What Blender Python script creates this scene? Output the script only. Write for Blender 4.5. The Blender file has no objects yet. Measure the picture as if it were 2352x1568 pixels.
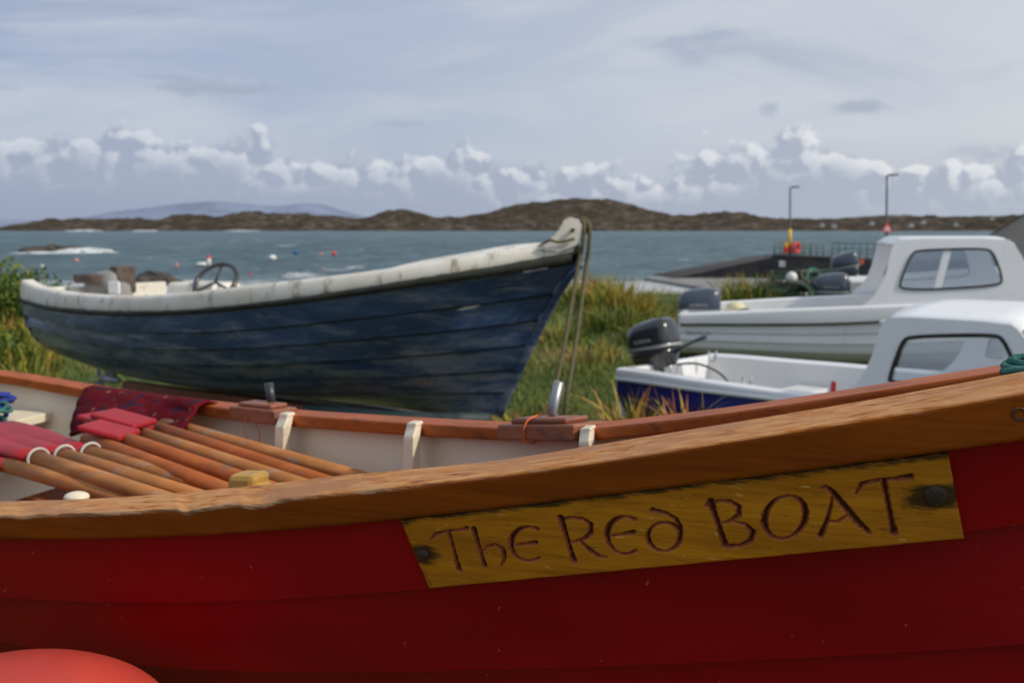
import bpy, math, random
import numpy as np
from mathutils import Vector, Matrix
from mathutils import noise as mnz
random.seed(3); rng=np.random.default_rng(3)
scene=bpy.context.scene
# ------------------------------------------------------------------ survey helpers (photo bearings -> world metres)
EYE=1.6; F=2352.; CU,CV=1176.,784.; HZ=525.
th=math.atan((CV-HZ)/F); C_,S_=math.cos(th),math.sin(th)
def ray(u,v):
    x=(u-CU)/F; y=(CV-v)/F
    return Vector((x,C_+y*S_,-S_+y*C_))
def P(u,v,Y):
    d=ray(u,v); return Vector((d.x/d.y*Y,Y,EYE+d.z/d.y*Y))
def PZ(u,v,z):
    d=ray(u,v); t=(z-EYE)/d.z; return Vector((d.x*t,d.y*t,z))
def proj(p):
    z=p[2]-EYE; dep=p[1]*C_-z*S_; up=p[1]*S_+z*C_
    return CU+F*p[0]/dep, CV-F*up/dep
def zat(x,y,vf):
    z=1.0
    for _ in range(5):
        u,_v=proj((x,y,z)); d=ray(u,vf(u)); z=EYE+d.z/d.y*y
    return z
def spl(pts):
    xs=np.array([p[0] for p in pts],float); ys=np.array([p[1] for p in pts],float)
    m=np.gradient(ys,xs)
    def f(x):
        x=min(max(x,xs[0]),xs[-1]); i=int(min(max(np.searchsorted(xs,x)-1,0),len(xs)-2))
        h=xs[i+1]-xs[i]; t=(x-xs[i])/h
        return float((2*t**3-3*t**2+1)*ys[i]+(t**3-2*t**2+t)*h*m[i]+(-2*t**3+3*t**2)*ys[i+1]+(t**3-t**2)*h*m[i+1])
    return f
def sm(a,b,x):
    t=min(max((x-a)/(b-a),0),1); return t*t*(3-2*t)
# ------------------------------------------------------------------ materials
def new_mat(name):
    m=bpy.data.materials.new(name); m.use_nodes=True
    nt=m.node_tree; b=nt.nodes['Principled BSDF']; return m,nt,b
def inp(b,n,v):
    if n in b.inputs: b.inputs[n].default_value=v
def col(c): return (c[0],c[1],c[2],1)
def coords(nt,stretch=(1,1,1),rotz=0,src='Object'):
    tc=nt.nodes.new('ShaderNodeTexCoord')
    m1=nt.nodes.new('ShaderNodeMapping'); m1.inputs['Rotation'].default_value=(0,0,rotz)
    m2=nt.nodes.new('ShaderNodeMapping'); m2.inputs['Scale'].default_value=stretch
    nt.links.new(tc.outputs[src],m1.inputs[0]); nt.links.new(m1.outputs[0],m2.inputs[0]); return m2.outputs[0]
def noise(nt,vec,scale,detail=4,rough=.55,dist=0):
    n=nt.nodes.new('ShaderNodeTexNoise'); n.inputs['Scale'].default_value=scale
    n.inputs['Detail'].default_value=detail; n.inputs['Roughness'].default_value=rough; n.inputs['Distortion'].default_value=dist
    nt.links.new(vec,n.inputs['Vector']); return n.outputs[0]
def ramp(nt,fac,stops):
    r=nt.nodes.new('ShaderNodeValToRGB'); e=r.color_ramp.elements
    while len(e)<len(stops): e.new(.5)
    for i,(p,c) in enumerate(stops):
        e[i].position=p; e[i].color=col(c) if hasattr(c,'__len__') else (c,c,c,1)
    nt.links.new(fac,r.inputs[0]); return r.outputs[0]
def mixc(nt,fac,a,b,mode='MIX'):
    n=nt.nodes.new('ShaderNodeMix'); n.data_type='RGBA'; n.blend_type=mode
    for s,v in ((n.inputs[0],fac),(n.inputs[6],a),(n.inputs[7],b)):
        if isinstance(v,bpy.types.NodeSocket): nt.links.new(v,s)
        elif hasattr(v,'__len__'): s.default_value=col(v)
        else: s.default_value=v
    return n.outputs[2]
def mth(nt,op,a,b=None,clamp=False):
    n=nt.nodes.new('ShaderNodeMath'); n.operation=op; n.use_clamp=clamp
    for i,v in enumerate((a,b)):
        if v is None: continue
        if isinstance(v,bpy.types.NodeSocket): nt.links.new(v,n.inputs[i])
        else: n.inputs[i].default_value=v
    return n.outputs[0]
def mrange(nt,v,a,b,c=0,d=1,smooth=True):
    n=nt.nodes.new('ShaderNodeMapRange'); n.interpolation_type='SMOOTHSTEP' if smooth else 'LINEAR'
    nt.links.new(v,n.inputs[0])
    for i,x in enumerate((a,b,c,d)): n.inputs[i+1].default_value=x
    return n.outputs[0]
def bump(nt,b,h,strength=.3,dist=.01):
    n=nt.nodes.new('ShaderNodeBump'); n.inputs['Strength'].default_value=strength; n.inputs['Distance'].default_value=dist
    nt.links.new(h,n.inputs['Height']); nt.links.new(n.outputs[0],b.inputs['Normal'])
def attr(nt,n):
    x=nt.nodes.new('ShaderNodeAttribute'); x.attribute_name=n; return x.outputs['Fac']
def M(name,c,c2=None,scale=5,rough=.5,metal=0,coat=0,bmp=0,bscale=30,bdist=.01,stretch=(1,1,1),rotz=0,dirt=None,dscale=6,dlo=.55,dhi=.7,dstretch=(1,1,1)):
    m,nt,b=new_mat(name)
    v=coords(nt,stretch,rotz); n=noise(nt,v,scale)
    c2=c2 or tuple(x*.8 for x in c)
    cc=ramp(nt,n,[(.35,c),(.65,c2)])
    if dirt:
        n3=noise(nt,coords(nt,dstretch),dscale,6,.7); f=mrange(nt,n3,dlo,dhi); cc=mixc(nt,f,cc,dirt)
    nt.links.new(cc,b.inputs['Base Color'])
    inp(b,'Roughness',rough); inp(b,'Metallic',metal); inp(b,'Coat Weight',coat); inp(b,'Coat Roughness',.08)
    if bmp: bump(nt,b,noise(nt,coords(nt,stretch,rotz),bscale,5),bmp,bdist)
    return m
def wood(name,c1,c2,rotz,top=None,rough=.45,s=(3,60,60),coat=0,dirt=None,spec=.3):
    m,nt,b=new_mat(name)
    v=coords(nt,s,rotz); g=noise(nt,v,1.0,6,.65,.6)
    cc=ramp(nt,g,[(.3,c1),(.5,tuple((a+d)/2 for a,d in zip(c1,c2))),(.7,c2)])
    v2=coords(nt,(4,8,8),rotz); g2=noise(nt,v2,1.5,4)
    cc=mixc(nt,mrange(nt,g2,.4,.75),cc,tuple(x*.6 for x in c1))
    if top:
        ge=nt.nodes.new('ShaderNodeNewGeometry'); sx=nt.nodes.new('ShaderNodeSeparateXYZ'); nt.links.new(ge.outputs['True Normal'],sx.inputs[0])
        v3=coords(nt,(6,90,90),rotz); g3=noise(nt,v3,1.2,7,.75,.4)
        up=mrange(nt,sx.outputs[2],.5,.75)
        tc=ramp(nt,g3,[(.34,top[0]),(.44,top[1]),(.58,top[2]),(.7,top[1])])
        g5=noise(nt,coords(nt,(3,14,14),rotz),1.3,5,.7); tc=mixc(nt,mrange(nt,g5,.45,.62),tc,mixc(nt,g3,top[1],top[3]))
        cc=mixc(nt,up,cc,tc)  # upward faces paler: worn grain plus a lit-top, dark-front contrast painted in
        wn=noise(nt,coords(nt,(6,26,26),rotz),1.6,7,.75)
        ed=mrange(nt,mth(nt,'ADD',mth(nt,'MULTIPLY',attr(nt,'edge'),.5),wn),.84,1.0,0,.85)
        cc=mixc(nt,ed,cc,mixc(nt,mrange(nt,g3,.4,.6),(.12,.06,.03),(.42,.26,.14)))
    if dirt:
        g4=noise(nt,coords(nt,(8,30,30),rotz),1.5,6,.7); cc=mixc(nt,mrange(nt,g4,.54,.68),cc,dirt)
    nt.links.new(cc,b.inputs['Base Color']); inp(b,'Roughness',rough); inp(b,'Coat Weight',coat); inp(b,'Specular IOR Level',spec)
    bump(nt,b,g,.4,.002)
    return m
RZ=math.atan(.383)
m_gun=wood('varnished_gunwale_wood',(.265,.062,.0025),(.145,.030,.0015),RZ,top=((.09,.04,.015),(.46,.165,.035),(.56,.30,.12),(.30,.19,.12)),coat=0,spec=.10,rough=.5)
m_gunfar=wood('varnished_wood_far',(.50,.125,.022),(.32,.07,.015),math.radians(45),spec=.12,dirt=(.16,.05,.02))
m_oar=wood('oar_wood',(.58,.25,.08),(.36,.12,.035),math.radians(25),s=(4,25,25),dirt=(.30,.25,.22),rough=.6,spec=.15)
m_oar2=wood('oar_wood_red',(.50,.15,.04),(.30,.07,.02),math.radians(25),s=(4,25,25),rough=.6,spec=.15,dirt=(.22,.11,.07))
m_block=wood('block_wood',(.36,.13,.06),(.22,.07,.04),math.radians(40),s=(8,50,50),dirt=(.15,.08,.06))
m_yel=wood('yellow_wood',(.70,.42,.10),(.52,.27,.06),math.radians(10),s=(8,50,50))
m_pb=M('paint_cream',(.80,.71,.53),(.73,.63,.45),3,.45,bmp=.1,dirt=(.5,.4,.27),dscale=9,dlo=.6,dhi=.8)
m_redpaint=M('red_blade_paint',(.42,.006,.012),(.30,.004,.01),8,.5,dirt=(.2,.03,.02),dscale=20,dlo=.52,dhi=.7)
def red_hull():
    m,nt,b=new_mat('red_hull_paint')
    n=noise(nt,coords(nt,(1,1,3),RZ),3,4); cc=ramp(nt,n,[(.3,(.31,.0006,.0035)),(.7,(.23,.0004,.003))])
    sp=noise(nt,coords(nt),75,3,.5); cc=mixc(nt,mrange(nt,sp,.72,.77,0,.7),cc,(.42,.12,.10))
    sc=noise(nt,coords(nt,(1,8,18),RZ+.6),9,6,.8); cc=mixc(nt,mrange(nt,sc,.68,.8,0,.6),cc,(.12,.01,.01))
    nt.links.new(cc,b.inputs['Base Color']); inp(b,'Roughness',.36); inp(b,'Coat Weight',.0); inp(b,'Specular IOR Level',.2)
    bump(nt,b,noise(nt,coords(nt,(2,30,14),RZ),4,6,.6),.18,.003); return m
m_red=red_hull()
def blue_hull():
    m,nt,b=new_mat('blue_hull_gelcoat')
    n=noise(nt,coords(nt,(1.0,1.0,1.8),.6),1.8,6,.6,1.2); cc=ramp(nt,n,[(.32,(.011,.030,.085)),(.5,(.020,.052,.140)),(.62,(.040,.078,.18)),(.75,(.085,.12,.22))])
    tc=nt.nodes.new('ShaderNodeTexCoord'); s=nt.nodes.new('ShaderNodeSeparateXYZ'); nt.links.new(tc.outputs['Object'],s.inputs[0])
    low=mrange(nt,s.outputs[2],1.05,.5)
    g=noise(nt,coords(nt,(.9,.9,5),.6),2.4,8,.74,.5); gf=mrange(nt,mth(nt,'ADD',g,mth(nt,'MULTIPLY',low,.13)),.5,.70,0,.8); cc=mixc(nt,gf,cc,(.20,.21,.25))  # soft grey-white reflections painted into the base colour with chalking, more towards the bottom
    g2=noise(nt,coords(nt,(6,6,.8),.6),3,6,.7); cc=mixc(nt,mrange(nt,g2,.52,.78,0,.5),cc,(.01,.02,.05))
    g3=noise(nt,coords(nt),26,5,.7); cc=mixc(nt,mrange(nt,g3,.66,.74,0,.6),cc,(.22,.22,.22))
    nt.links.new(cc,b.inputs['Base Color']); inp(b,'Roughness',.25); inp(b,'Coat Weight',.5); inp(b,'Coat Roughness',.12)
    bump(nt,b,noise(nt,coords(nt,(.8,.8,1.6),.6),1.8,3,.5),.55,.10); return m
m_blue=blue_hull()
m_white=M('white_gelcoat',(.78,.78,.77),(.72,.72,.70),2,.3,coat=.3,dirt=(.5,.49,.44),dscale=5,dlo=.6,dhi=.85)
m_whiteold=M('weathered_white_gelcoat',(.78,.76,.69),(.68,.63,.53),4,.5,dirt=(.26,.20,.11),dscale=8,dlo=.51,dhi=.72,dstretch=(1.6,1.6,.6))
m_clean=M('clean_white_gelcoat',(.84,.85,.86),(.80,.81,.82),2,.25,coat=.3,dirt=(.6,.6,.58),dscale=4,dlo=.58,dhi=.82,dstretch=(3,3,.5))
m_navy=M('navy_paint',(.01,.015,.24),(.008,.01,.15),3,.3,coat=.3)
m_rub=M('black_rubber',(.015,.015,.014),(.03,.035,.02),12,.7,bmp=.3,dirt=(.09,.085,.06),dscale=14,dlo=.6,dhi=.75)
m_metal=M('galvanised_steel',(.35,.35,.36),(.25,.26,.27),12,.4,metal=.8)
m_bolt=M('rusty_bolt',(.10,.055,.035),(.05,.03,.025),60,.55,metal=.5,bmp=.5,bscale=150,bdist=.002)
m_dark=M('dark_plastic',(.025,.028,.035),(.04,.045,.055),8,.35,coat=.2)
m_cowl=M('outboard_cowl_grey',(.055,.07,.10),(.045,.06,.085),5,.3,coat=.5)
m_cowl2=M('outboard_cowl_black',(.02,.022,.026),(.03,.033,.038),5,.22,coat=.6)
m_silver=M('silver_paint',(.45,.46,.47),(.38,.39,.4),5,.3,metal=.4)
m_rope=M('olive_rope',(.15,.125,.06),(.09,.075,.035),40,.85,bmp=.6,bscale=120)
m_ropeg=M('green_rope',(.05,.20,.16),(.03,.13,.11),60,.85,bmp=.6,bscale=150)
m_ropeb=M('blue_rope',(.015,.04,.30),(.01,.02,.16),40,.8)
m_ropew=M('white_rope',(.6,.57,.5),None,40,.8)
m_orange=M('orange_twine',(.75,.16,.03),None,40,.7)
m_salmon=M('salmon_buoy_vinyl',(.58,.055,.03),(.44,.038,.025),4,.6,dirt=(.3,.05,.04),dscale=12,dlo=.5,dhi=.8)
m_conc=M('wet_dark_concrete',(.07,.06,.05),(.035,.032,.03),.8,.8,bmp=.4,bscale=2,bdist=.1)
m_conl=M('pale_concrete',(.26,.25,.24),(.18,.17,.16),.8,.8)
m_rail=M('green_railing_paint',(.06,.12,.10),None,5,.5)
m_post=M('dark_post_paint',(.05,.055,.06),None,5,.5)
m_yellow=M('yellow_paint',(.8,.5,.03),None,5,.5)
m_redsign=M('red_sign_paint',(.7,.03,.02),None,5,.4)
m_whitep=M('white_sign_paint',(.8,.8,.78),None,5,.5)
m_harl=M('cottage_harling',(.45,.45,.43),None,5,.8)
m_label=M('label_grey_lettering',(.42,.43,.45),None,5,.5)
m_rock=M('shore_rock',(.05,.042,.035),(.09,.075,.06),1.5,.9,bmp=.8,bscale=3,bdist=.2)
m_net=M('creel_net',(.03,.07,.06),(.06,.05,.03),30,.9)
m_roof=M('slate_grey_roof',(.16,.165,.17),(.12,.125,.13),2,.6)
def glassmat():
    m=bpy.data.materials.new('window_acrylic'); m.use_nodes=True; nt=m.node_tree; nt.nodes.clear()
    o=nt.nodes.new('ShaderNodeOutputMaterial'); t=nt.nodes.new('ShaderNodeBsdfTransparent'); t.inputs[0].default_value=(.82,.85,.86,1)
    g=nt.nodes.new('ShaderNodeBsdfGlossy'); g.inputs['Roughness'].default_value=.08
    x=nt.nodes.new('ShaderNodeMixShader'); f=nt.nodes.new('ShaderNodeFresnel'); f.inputs[0].default_value=1.5
    a=mth(nt,'ADD',f.outputs[0],.18)
    nt.links.new(a,x.inputs[0]); nt.links.new(t.outputs[0],x.inputs[1]); nt.links.new(g.outputs[0],x.inputs[2]); nt.links.new(x.outputs[0],o.inputs[0]); return m
m_glass=glassmat()
def carpet():
    m,nt,b=new_mat('patterned_carpet')
    v=coords(nt); vo=nt.nodes.new('ShaderNodeTexVoronoi'); vo.inputs['Scale'].default_value=30; nt.links.new(v,vo.inputs['Vector'])
    c=ramp(nt,vo.outputs['Distance'],[(.12,(.22,.10,.07)),(.25,(.09,.004,.008)),(.55,(.13,.006,.012)),(.72,(.03,.015,.03))])
    n=noise(nt,v,14,5,.7); c=mixc(nt,mrange(nt,n,.48,.62),c,(.10,.003,.010))
    nt.links.new(c,b.inputs['Base Color']); inp(b,'Roughness',.95); inp(b,'Specular IOR Level',.1); bump(nt,b,noise(nt,v,180,2),.6,.003); return m
m_carpet=carpet()
# ------------------------------------------------------------------ geometry helpers
def link(ob,parent=None):
    scene.collection.objects.link(ob)
    if parent is not None:
        ob.parent=parent; ob.matrix_parent_inverse=Matrix.Translation(parent.location).inverted()
    return ob
def empty(name,loc):
    e=bpy.data.objects.new(name,None); e.empty_display_size=.2; e.location=loc; scene.collection.objects.link(e); return e
def mesh(name,verts,faces,mat,parent=None,smooth=True):
    me=bpy.data.meshes.new(name); me.from_pydata([tuple(v) for v in verts],[],faces); me.update()
    if smooth: me.polygons.foreach_set('use_smooth',[True]*len(me.polygons))
    me.materials.append(mat); return link(bpy.data.objects.new(name,me),parent)
def strips(name,sl,mat,parent=None,closed=False,smooth=True,caps=False):
    vs=[];fs=[]
    for rows in sl:
        o=len(vs); n=len(rows[0]); k=len(rows)
        for r in rows: vs+=list(r)
        for i in range(k-1):
            for j in range(n if closed else n-1):
                j2=(j+1)%n
                fs.append((o+i*n+j,o+i*n+j2,o+(i+1)*n+j2,o+(i+1)*n+j))
        if caps:
            fs.append(tuple(o+j for j in range(n))[::-1]); fs.append(tuple(o+(k-1)*n+j for j in range(n)))
    return mesh(name,vs,fs,mat,parent,smooth)
def ringround(cs,r,seg=3):
    out=[];n=len(cs)
    for i in range(n):
        a,b,c=cs[i-1],cs[i],cs[(i+1)%n]
        d1=(a-b); d2=(c-b); l1=min(r,d1.length*.4); l2=min(r,d2.length*.4); n1=d1.normalized(); n2=d2.normalized()
        p1=b+n1*l1; p2=b+n2*l2
        out.append(b+n1*l1*1.2)
        for k in range(seg+1):
            t=k/seg; out.append(p1*(1-t)**2+b*2*t*(1-t)+p2*t*t)
        out.append(b+n2*l2*1.2)
    return out
def tube(name,pts,r,mat,parent=None,n=8,caps=True):
    pts=[Vector(p) for p in pts]; rings=[]; up=None
    for i,p in enumerate(pts):
        t=(pts[min(i+1,len(pts)-1)]-pts[max(i-1,0)]).normalized()
        if up is None: up=Vector((0,0,1)) if abs(t.z)<.9 else Vector((1,0,0))
        s=t.cross(up).normalized(); up=s.cross(t).normalized()
        rr=r[i] if hasattr(r,'__len__') else r
        rings.append([p+(s*math.cos(a)+up*math.sin(a))*rr for a in [2*math.pi*k/n for k in range(n)]])
    return strips(name,[rings],mat,parent,closed=True,caps=caps)
def curvept(pts,n=12):
    fx=[spl([(i,p[j]) for i,p in enumerate(pts)]) for j in range(3)]
    return [Vector([f(i*(len(pts)-1)/(n-1)) for f in fx]) for i in range(n)]
def obox(name,c,ax,ay,az,mat,parent=None,bev=.004):
    c=Vector(c);ax,ay,az=Vector(ax),Vector(ay),Vector(az)
    vs=[c+ax*i+ay*j+az*k for i in(-1,1) for j in(-1,1) for k in(-1,1)]
    fs=[(0,1,3,2),(4,6,7,5),(0,4,5,1),(2,3,7,6),(0,2,6,4),(1,5,7,3)]
    o=mesh(name,vs,fs,mat,parent,False)
    if bev:
        m=o.modifiers.new('b','BEVEL'); m.width=bev; m.segments=2
    return o
def ellipsoid(name,c,r,mat,parent=None,nu=20,nv=12,jit=0):
    rows=[]
    for i in range(nv+1):
        a=-math.pi/2+math.pi*i/nv
        rows.append([Vector((c[0]+r[0]*math.cos(a)*math.cos(b),c[1]+r[1]*math.cos(a)*math.sin(b),c[2]+r[2]*math.sin(a))) for b in [2*math.pi*j/nu for j in range(nu)]])
    return strips(name,[rows],mat,parent,closed=True)
def torus(name,c,e1,e2,R,r,mat,parent=None,n=32):
    e1,e2=Vector(e1).normalized(),Vector(e2).normalized(); e3=e1.cross(e2).normalized(); rows=[]
    for i in range(n+1):
        a=2*math.pi*i/n; d=e1*math.cos(a)+e2*math.sin(a)
        rows.append([Vector(c)+d*(R+r*math.cos(b))+e3*r*math.sin(b) for b in [2*math.pi*k/8 for k in range(8)]])
    return strips(name,[rows],mat,parent,closed=True)
def text(name,s,loc,e1,e2,size,mat,parent=None,ext=.001):
    cu=bpy.data.curves.new(name,'FONT'); cu.body=s; cu.size=size; cu.extrude=ext; cu.align_x='CENTER'; cu.align_y='CENTER'
    cu.materials.append(mat); o=bpy.data.objects.new(name,cu)
    e1,e2=Vector(e1).normalized(),Vector(e2).normalized(); e3=e1.cross(e2)
    mm=Matrix((e1,e2,e3)).transposed().to_4x4(); mm.translation=Vector(loc)
    scene.collection.objects.link(o)
    if parent is not None: o.parent=parent; o.matrix_parent_inverse=Matrix.Translation(parent.location).inverted()
    o.matrix_basis=mm
    return o
# ================================================================== RED BOAT
rb=empty('red_rowing_boat',(-.4,1.6,.9))
def Yg(u,v):
    d=ray(u,v); return 1.132/(1+.383*d.x/d.y)
vI=spl([(-600,1150),(0,1149),(250,1141),(500,1121),(760,1092),(1176,1050),(1400,1014),(1700,965),(2000,915),(2352,850),(2750,775)])
vO=spl([(-600,1182),(0,1183),(250,1176),(500,1160),(760,1134),(1176,1087),(1400,1055),(1700,1008),(2000,960),(2352,900),(2750,828)])
vB=spl([(-600,1236),(0,1240),(300,1237),(600,1222),(920,1193),(1400,1137),(2178,1037),(2352,1012),(2750,950)])
v1=spl([(-600,1352),(0,1372),(250,1382),(500,1380),(1000,1350),(1500,1302),(2000,1248),(2352,1203),(2750,1150)])
v2=spl([(-600,1400),(0,1470),(150,1506),(380,1532),(800,1542),(1300,1532),(1800,1512),(2352,1478),(2750,1440)])
us=[-600+i*(3350/640) for i in range(641)]
def chip(u):
    s=mnz.noise(Vector((u*.0075,3.1,0)))*1.5+mnz.noise(Vector((u*.02,7.7,0)))*.5
    return max(0,s-.12)*.012*(1-sm(430,800,u))
secs=[]
for u in us:
    w=.075-.02*sm(1800,2700,u)
    Y=Yg(u,vO(u)); B=P(u,vO(u),Y); Yc=Yg(u,vB(u)); Cc=P(u,vB(u),Yc); A=P(u,vI(u),Yg(u,vI(u))+w)
    ch=chip(u); B=B+Vector((0,0,-ch)); Cc=Cc+Vector((0,0,.0008*mnz.noise(Vector((u*.02,9,0)))))
    Db=Cc+Vector((.357,.934,0))*.035; Da=A+Vector((0,0,-.03))
    secs.append(ringround([A,B,Cc,Db,Da],.0048,3))
og=strips('near_gunwale',[secs],m_gun,rb,closed=True,caps=True)
ea=og.data.attributes.new('edge','FLOAT','POINT'); nr_=len(secs[0]); vals=np.zeros(len(og.data.vertices),np.float32)
for i in range(len(secs)):
    for k,vv in ((6,.35),(7,.8),(8,1),(9,1),(10,.8),(11,.25)): vals[i*nr_+k]=vv*(1-.35*sm(500,1500,us[i]))
ea.data.foreach_set('value',vals)
mm_=Vector((-.357,-.934,0))
def nrow(vf,off): return [P(u,vf(u),Yg(u,vf(u))+(off(u) if callable(off) else off)) for u in us]
r0=nrow(lambda u:vB(u)-12,.03); r1=nrow(v1,.044)
r1b=nrow(v1,.062); r2=nrow(v2,lambda u:.090-.030*sm(1500,2400,u)); r2b=[p-mm_*.014 for p in r2]
wf=[1-sm(-.2,.5,p.x) for p in r2]
r3=[p-mm_*(.06*h)+Vector((0,0,-.10)) for p,h in zip(r2b,wf)]; r3b=[p-mm_*.012*h for p,h in zip(r3,wf)]
r4=[p-mm_*.14*h+Vector((0,0,-.11)) for p,h in zip(r3b,wf)]; r5=[p-mm_*.35*h+Vector((0,0,-.06)) for p,h in zip(r4,wf)]
strips('near_hull_planking',[[r0,r1],[r1,r1b],[r1b,r2],[r2,r2b],[r2b,r3],[r3,r3b],[r3b,r4],[r4,r5]],m_red,rb)
# far side
Yf=spl([(-700,3.35),(0,2.9),(480,2.45),(800,2.08),(1000,1.87),(1340,1.54),(1500,1.41),(1800,1.25),(2100,1.13),(2352,1.06),(2750,.95)])
vft=spl([(-700,800),(0,861),(250,902),(480,932),(650,951),(800,962),(1000,975),(1170,983),(1340,984),(1500,969),(1800,930),(2100,884),(2352,845),(2750,780)])
vfb=spl([(-700,818),(0,880),(250,925),(480,957),(650,978),(800,990),(1000,1004),(1170,1012),(1340,1012),(1500,1000),(1800,962),(2100,918),(2352,882),(2750,815)])
uf=[-700+i*(3450/200) for i in range(201)]
secs=[];base=[]
for u in uf:
    A=P(u,vft(u),Yf(u)); B=P(u,vfb(u),Yf(u)); n=Vector((.5,.86,0))
    secs.append(ringround([A,B,B+n*.06,A+n*.06+Vector((0,0,.002))],.004,2)); base.append(B+n*.03)
strips('far_gunwale',[secs],m_gunfar,rb,closed=True,caps=True)
lat=[0,.05,.15,.33,.62,1.0]; dep=[-.012,.20,.42,.64,.84,1.0]
def farp(i,q,off=0):
    p=base[i]; dist=max(.02,(p.y-(1.132-.383*p.x))/1.071/2-.03)
    la=np.interp(q*5,range(6),lat); de=np.interp(q*5,range(6),dep)
    H=.52-.22*sm(1200,2000,uf[i])
    return p+Vector((-.357,-.934,0))*(dist*la+off)+Vector((0,0,-H*de))
sl=[]
for r in range(5):
    bot=[farp(i,(r+1)/5,0) for i in range(190)]; lip=[farp(i,(r+1)/5,.012) for i in range(190)]
    sl.append([[farp(i,r/5,.012 if r else 0) for i in range(190)],bot]); sl.append([bot,lip])
strips('far_hull_planking',sl,m_pb,rb)
so_=[[p+Vector((.3,.8,0))*.022 for p in row] for row in [[farp(i,q/10,0) for i in range(201)] for q in range(11)]]
strips('far_hull_outside',[so_],m_red,rb)
obox('bow_stem',(.70,.885,1.2),(.02,-.008,0),(.012,.03,0),(.02,-.01,.32),m_gun,rb,.006)
def near_i(u): return int(min(max((u+700)/(3450/200),0),200))
for k,(u,w) in enumerate([(672,.018),(962,.016),(1368,.013),(-120,.02)]):
    i=near_i(u); t=(base[min(i+1,200)]-base[i-1]).normalized(); rows=[]
    inw=Vector((-.357,-.934,0))
    for q in [-2,-1]+list(np.linspace(0,1,12)):
        if q<0:
            p=P(uf[i],vft(uf[i])-(6 if q==-2 else -3),Yf(uf[i]))+inw*.006
        else: p=farp(i,q)+inw*(.045*(1-q)+.012)
        d=.016; rows.append([p-t*w-inw*d,p-t*w+inw*d,p+t*w+inw*d,p+t*w-inw*d])
    o=strips('rib_%d'%k,[rows],m_pb,rb,closed=True,caps=True,smooth=False); b=o.modifiers.new('b','BEVEL'); b.width=.004; b.segments=2
def onfar(u,dz=0,dn=0):
    p=P(u,vft(u),Yf(u)); return p+Vector((.5,.86,0))*dn+Vector((0,0,dz))
for k,(ua,ub,h) in enumerate([(545,648,.010),(1168,1345,.009)]):
    a=onfar(ua,-.006,.012); b=onfar(ub,-.006,.012); ax=(b-a)/2; n=Vector((-ax.y,ax.x,0)).normalized()
    if n.y<0:n=-n
    obox('thole_block_%d'%k,(a+b)/2,ax,n*.032,Vector((0,0,.0165-.003*k)),m_block,rb,.004)
    obox('thole_pad_%d'%k,(a+b)/2+Vector((0,0,.021-.003*k)),ax*.72,n*.024,Vector((0,0,.005)),m_block,rb,.004)
pa=onfar(606,.0,.03); tube('thole_pin_0',[pa,P(617,880,pa.y)],.010,m_dark,rb,10)
pa=onfar(1262,.0,.03); tube('thole_pin_1',[pa,P(1268,945,pa.y),P(1284,876,pa.y)],.0085,m_metal,rb,12)
for k,(u,v) in enumerate([(575,945),(1215,962)]):
    Y=Yf(u)-.03
    pts=curvept([P(u+30,v-12,Y+.02),P(u-5,v+5,Y),P(u-12,v+45,Y),P(u+5,v+80-k*25,Y),P(u+22,v+60-k*15,Y),P(u+8,v+15,Y)],24)
    tube('twine_%d'%k,pts,.0012+.0006*k,m_orange,rb,5)
for k,(cx,cy,hl,z) in enumerate([(-.98,2.16,.62,1.0),(-.48,1.86,.36,1.02),(-1.6,2.4,.72,1.0)]):
    obox('thwart_%d'%k,(cx,cy,z),(.357*hl,.934*hl,0),(.10,-.04,0),(0,0,.012),m_oar2,rb,.004)
fl=[[Vector((-3+x,1.132-.383*(-3+x)+.25+j*.10*(1-sm(-.6,.6,-3+x)*.8),.76)) for x in np.linspace(0,3.0,20)] for j in range(8)]
strips('bottom_boards',[fl],m_block,rb)
sp_=PZ(20,975,1.08)
obox('stern_shelf',sp_+Vector((-.07,.05,-.0)),(.10,-.02,0),(.03,.10,0),(0,0,.012),m_pb,rb,.003)
pts=[]
for k in range(160):
    a=k*.33; R_=.045+.012*math.sin(k*.21); pts.append(sp_+Vector((-.065+R_*1.3*math.cos(a)+.01*math.sin(k*.11),-.01+R_*.8*math.sin(a*1.03),.022+.0004*k+.012*math.sin(a*.7))))
tube('blue_rope_coil',pts,.006,m_ropeb,rb,6)
pts=[p+Vector((.02,-.03,.004*math.sin(i))) for i,p in enumerate(pts[20:70])]; tube('green_rope_coil',pts,.005,m_ropeg,rb,6)
# oars
def blade(name,p,d,L,w,mat):
    d=d.normalized(); s=d.cross(Vector((0,0,1))).normalized(); up=s.cross(d); rows=[]
    for t,ww,tt in [(0,.02,.016),(.12,.03,.014),(.35,.75*w,.010),(.6,w,.008),(.9,w,.006),(1,.9*w,.005)]:
        c=p+d*L*t
        rows.append([c+s*ww*math.cos(a)*1+up*tt*math.sin(a) for a in [2*math.pi*k/14 for k in range(14)]])
    strips(name,[rows],mat,rb,closed=True,caps=True)
oars=[((20,1068),(270,1140),1.10,m_oar),((78,1050),(350,1138),1.12,m_oar),((138,1043),(410,1128),1.12,m_oar),((198,1037),(470,1118),1.12,m_oar),
      ((200,1008),(480,1112),1.13,m_oar2),((205,980),(560,1102),1.14,m_oar2),((300,988),(640,1098),1.13,m_oar),((335,975),(700,1093),1.13,m_oar2),((325,998),(600,1103),1.11,m_oar2),((340,962),(790,1088),1.13,m_oar)]
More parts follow.
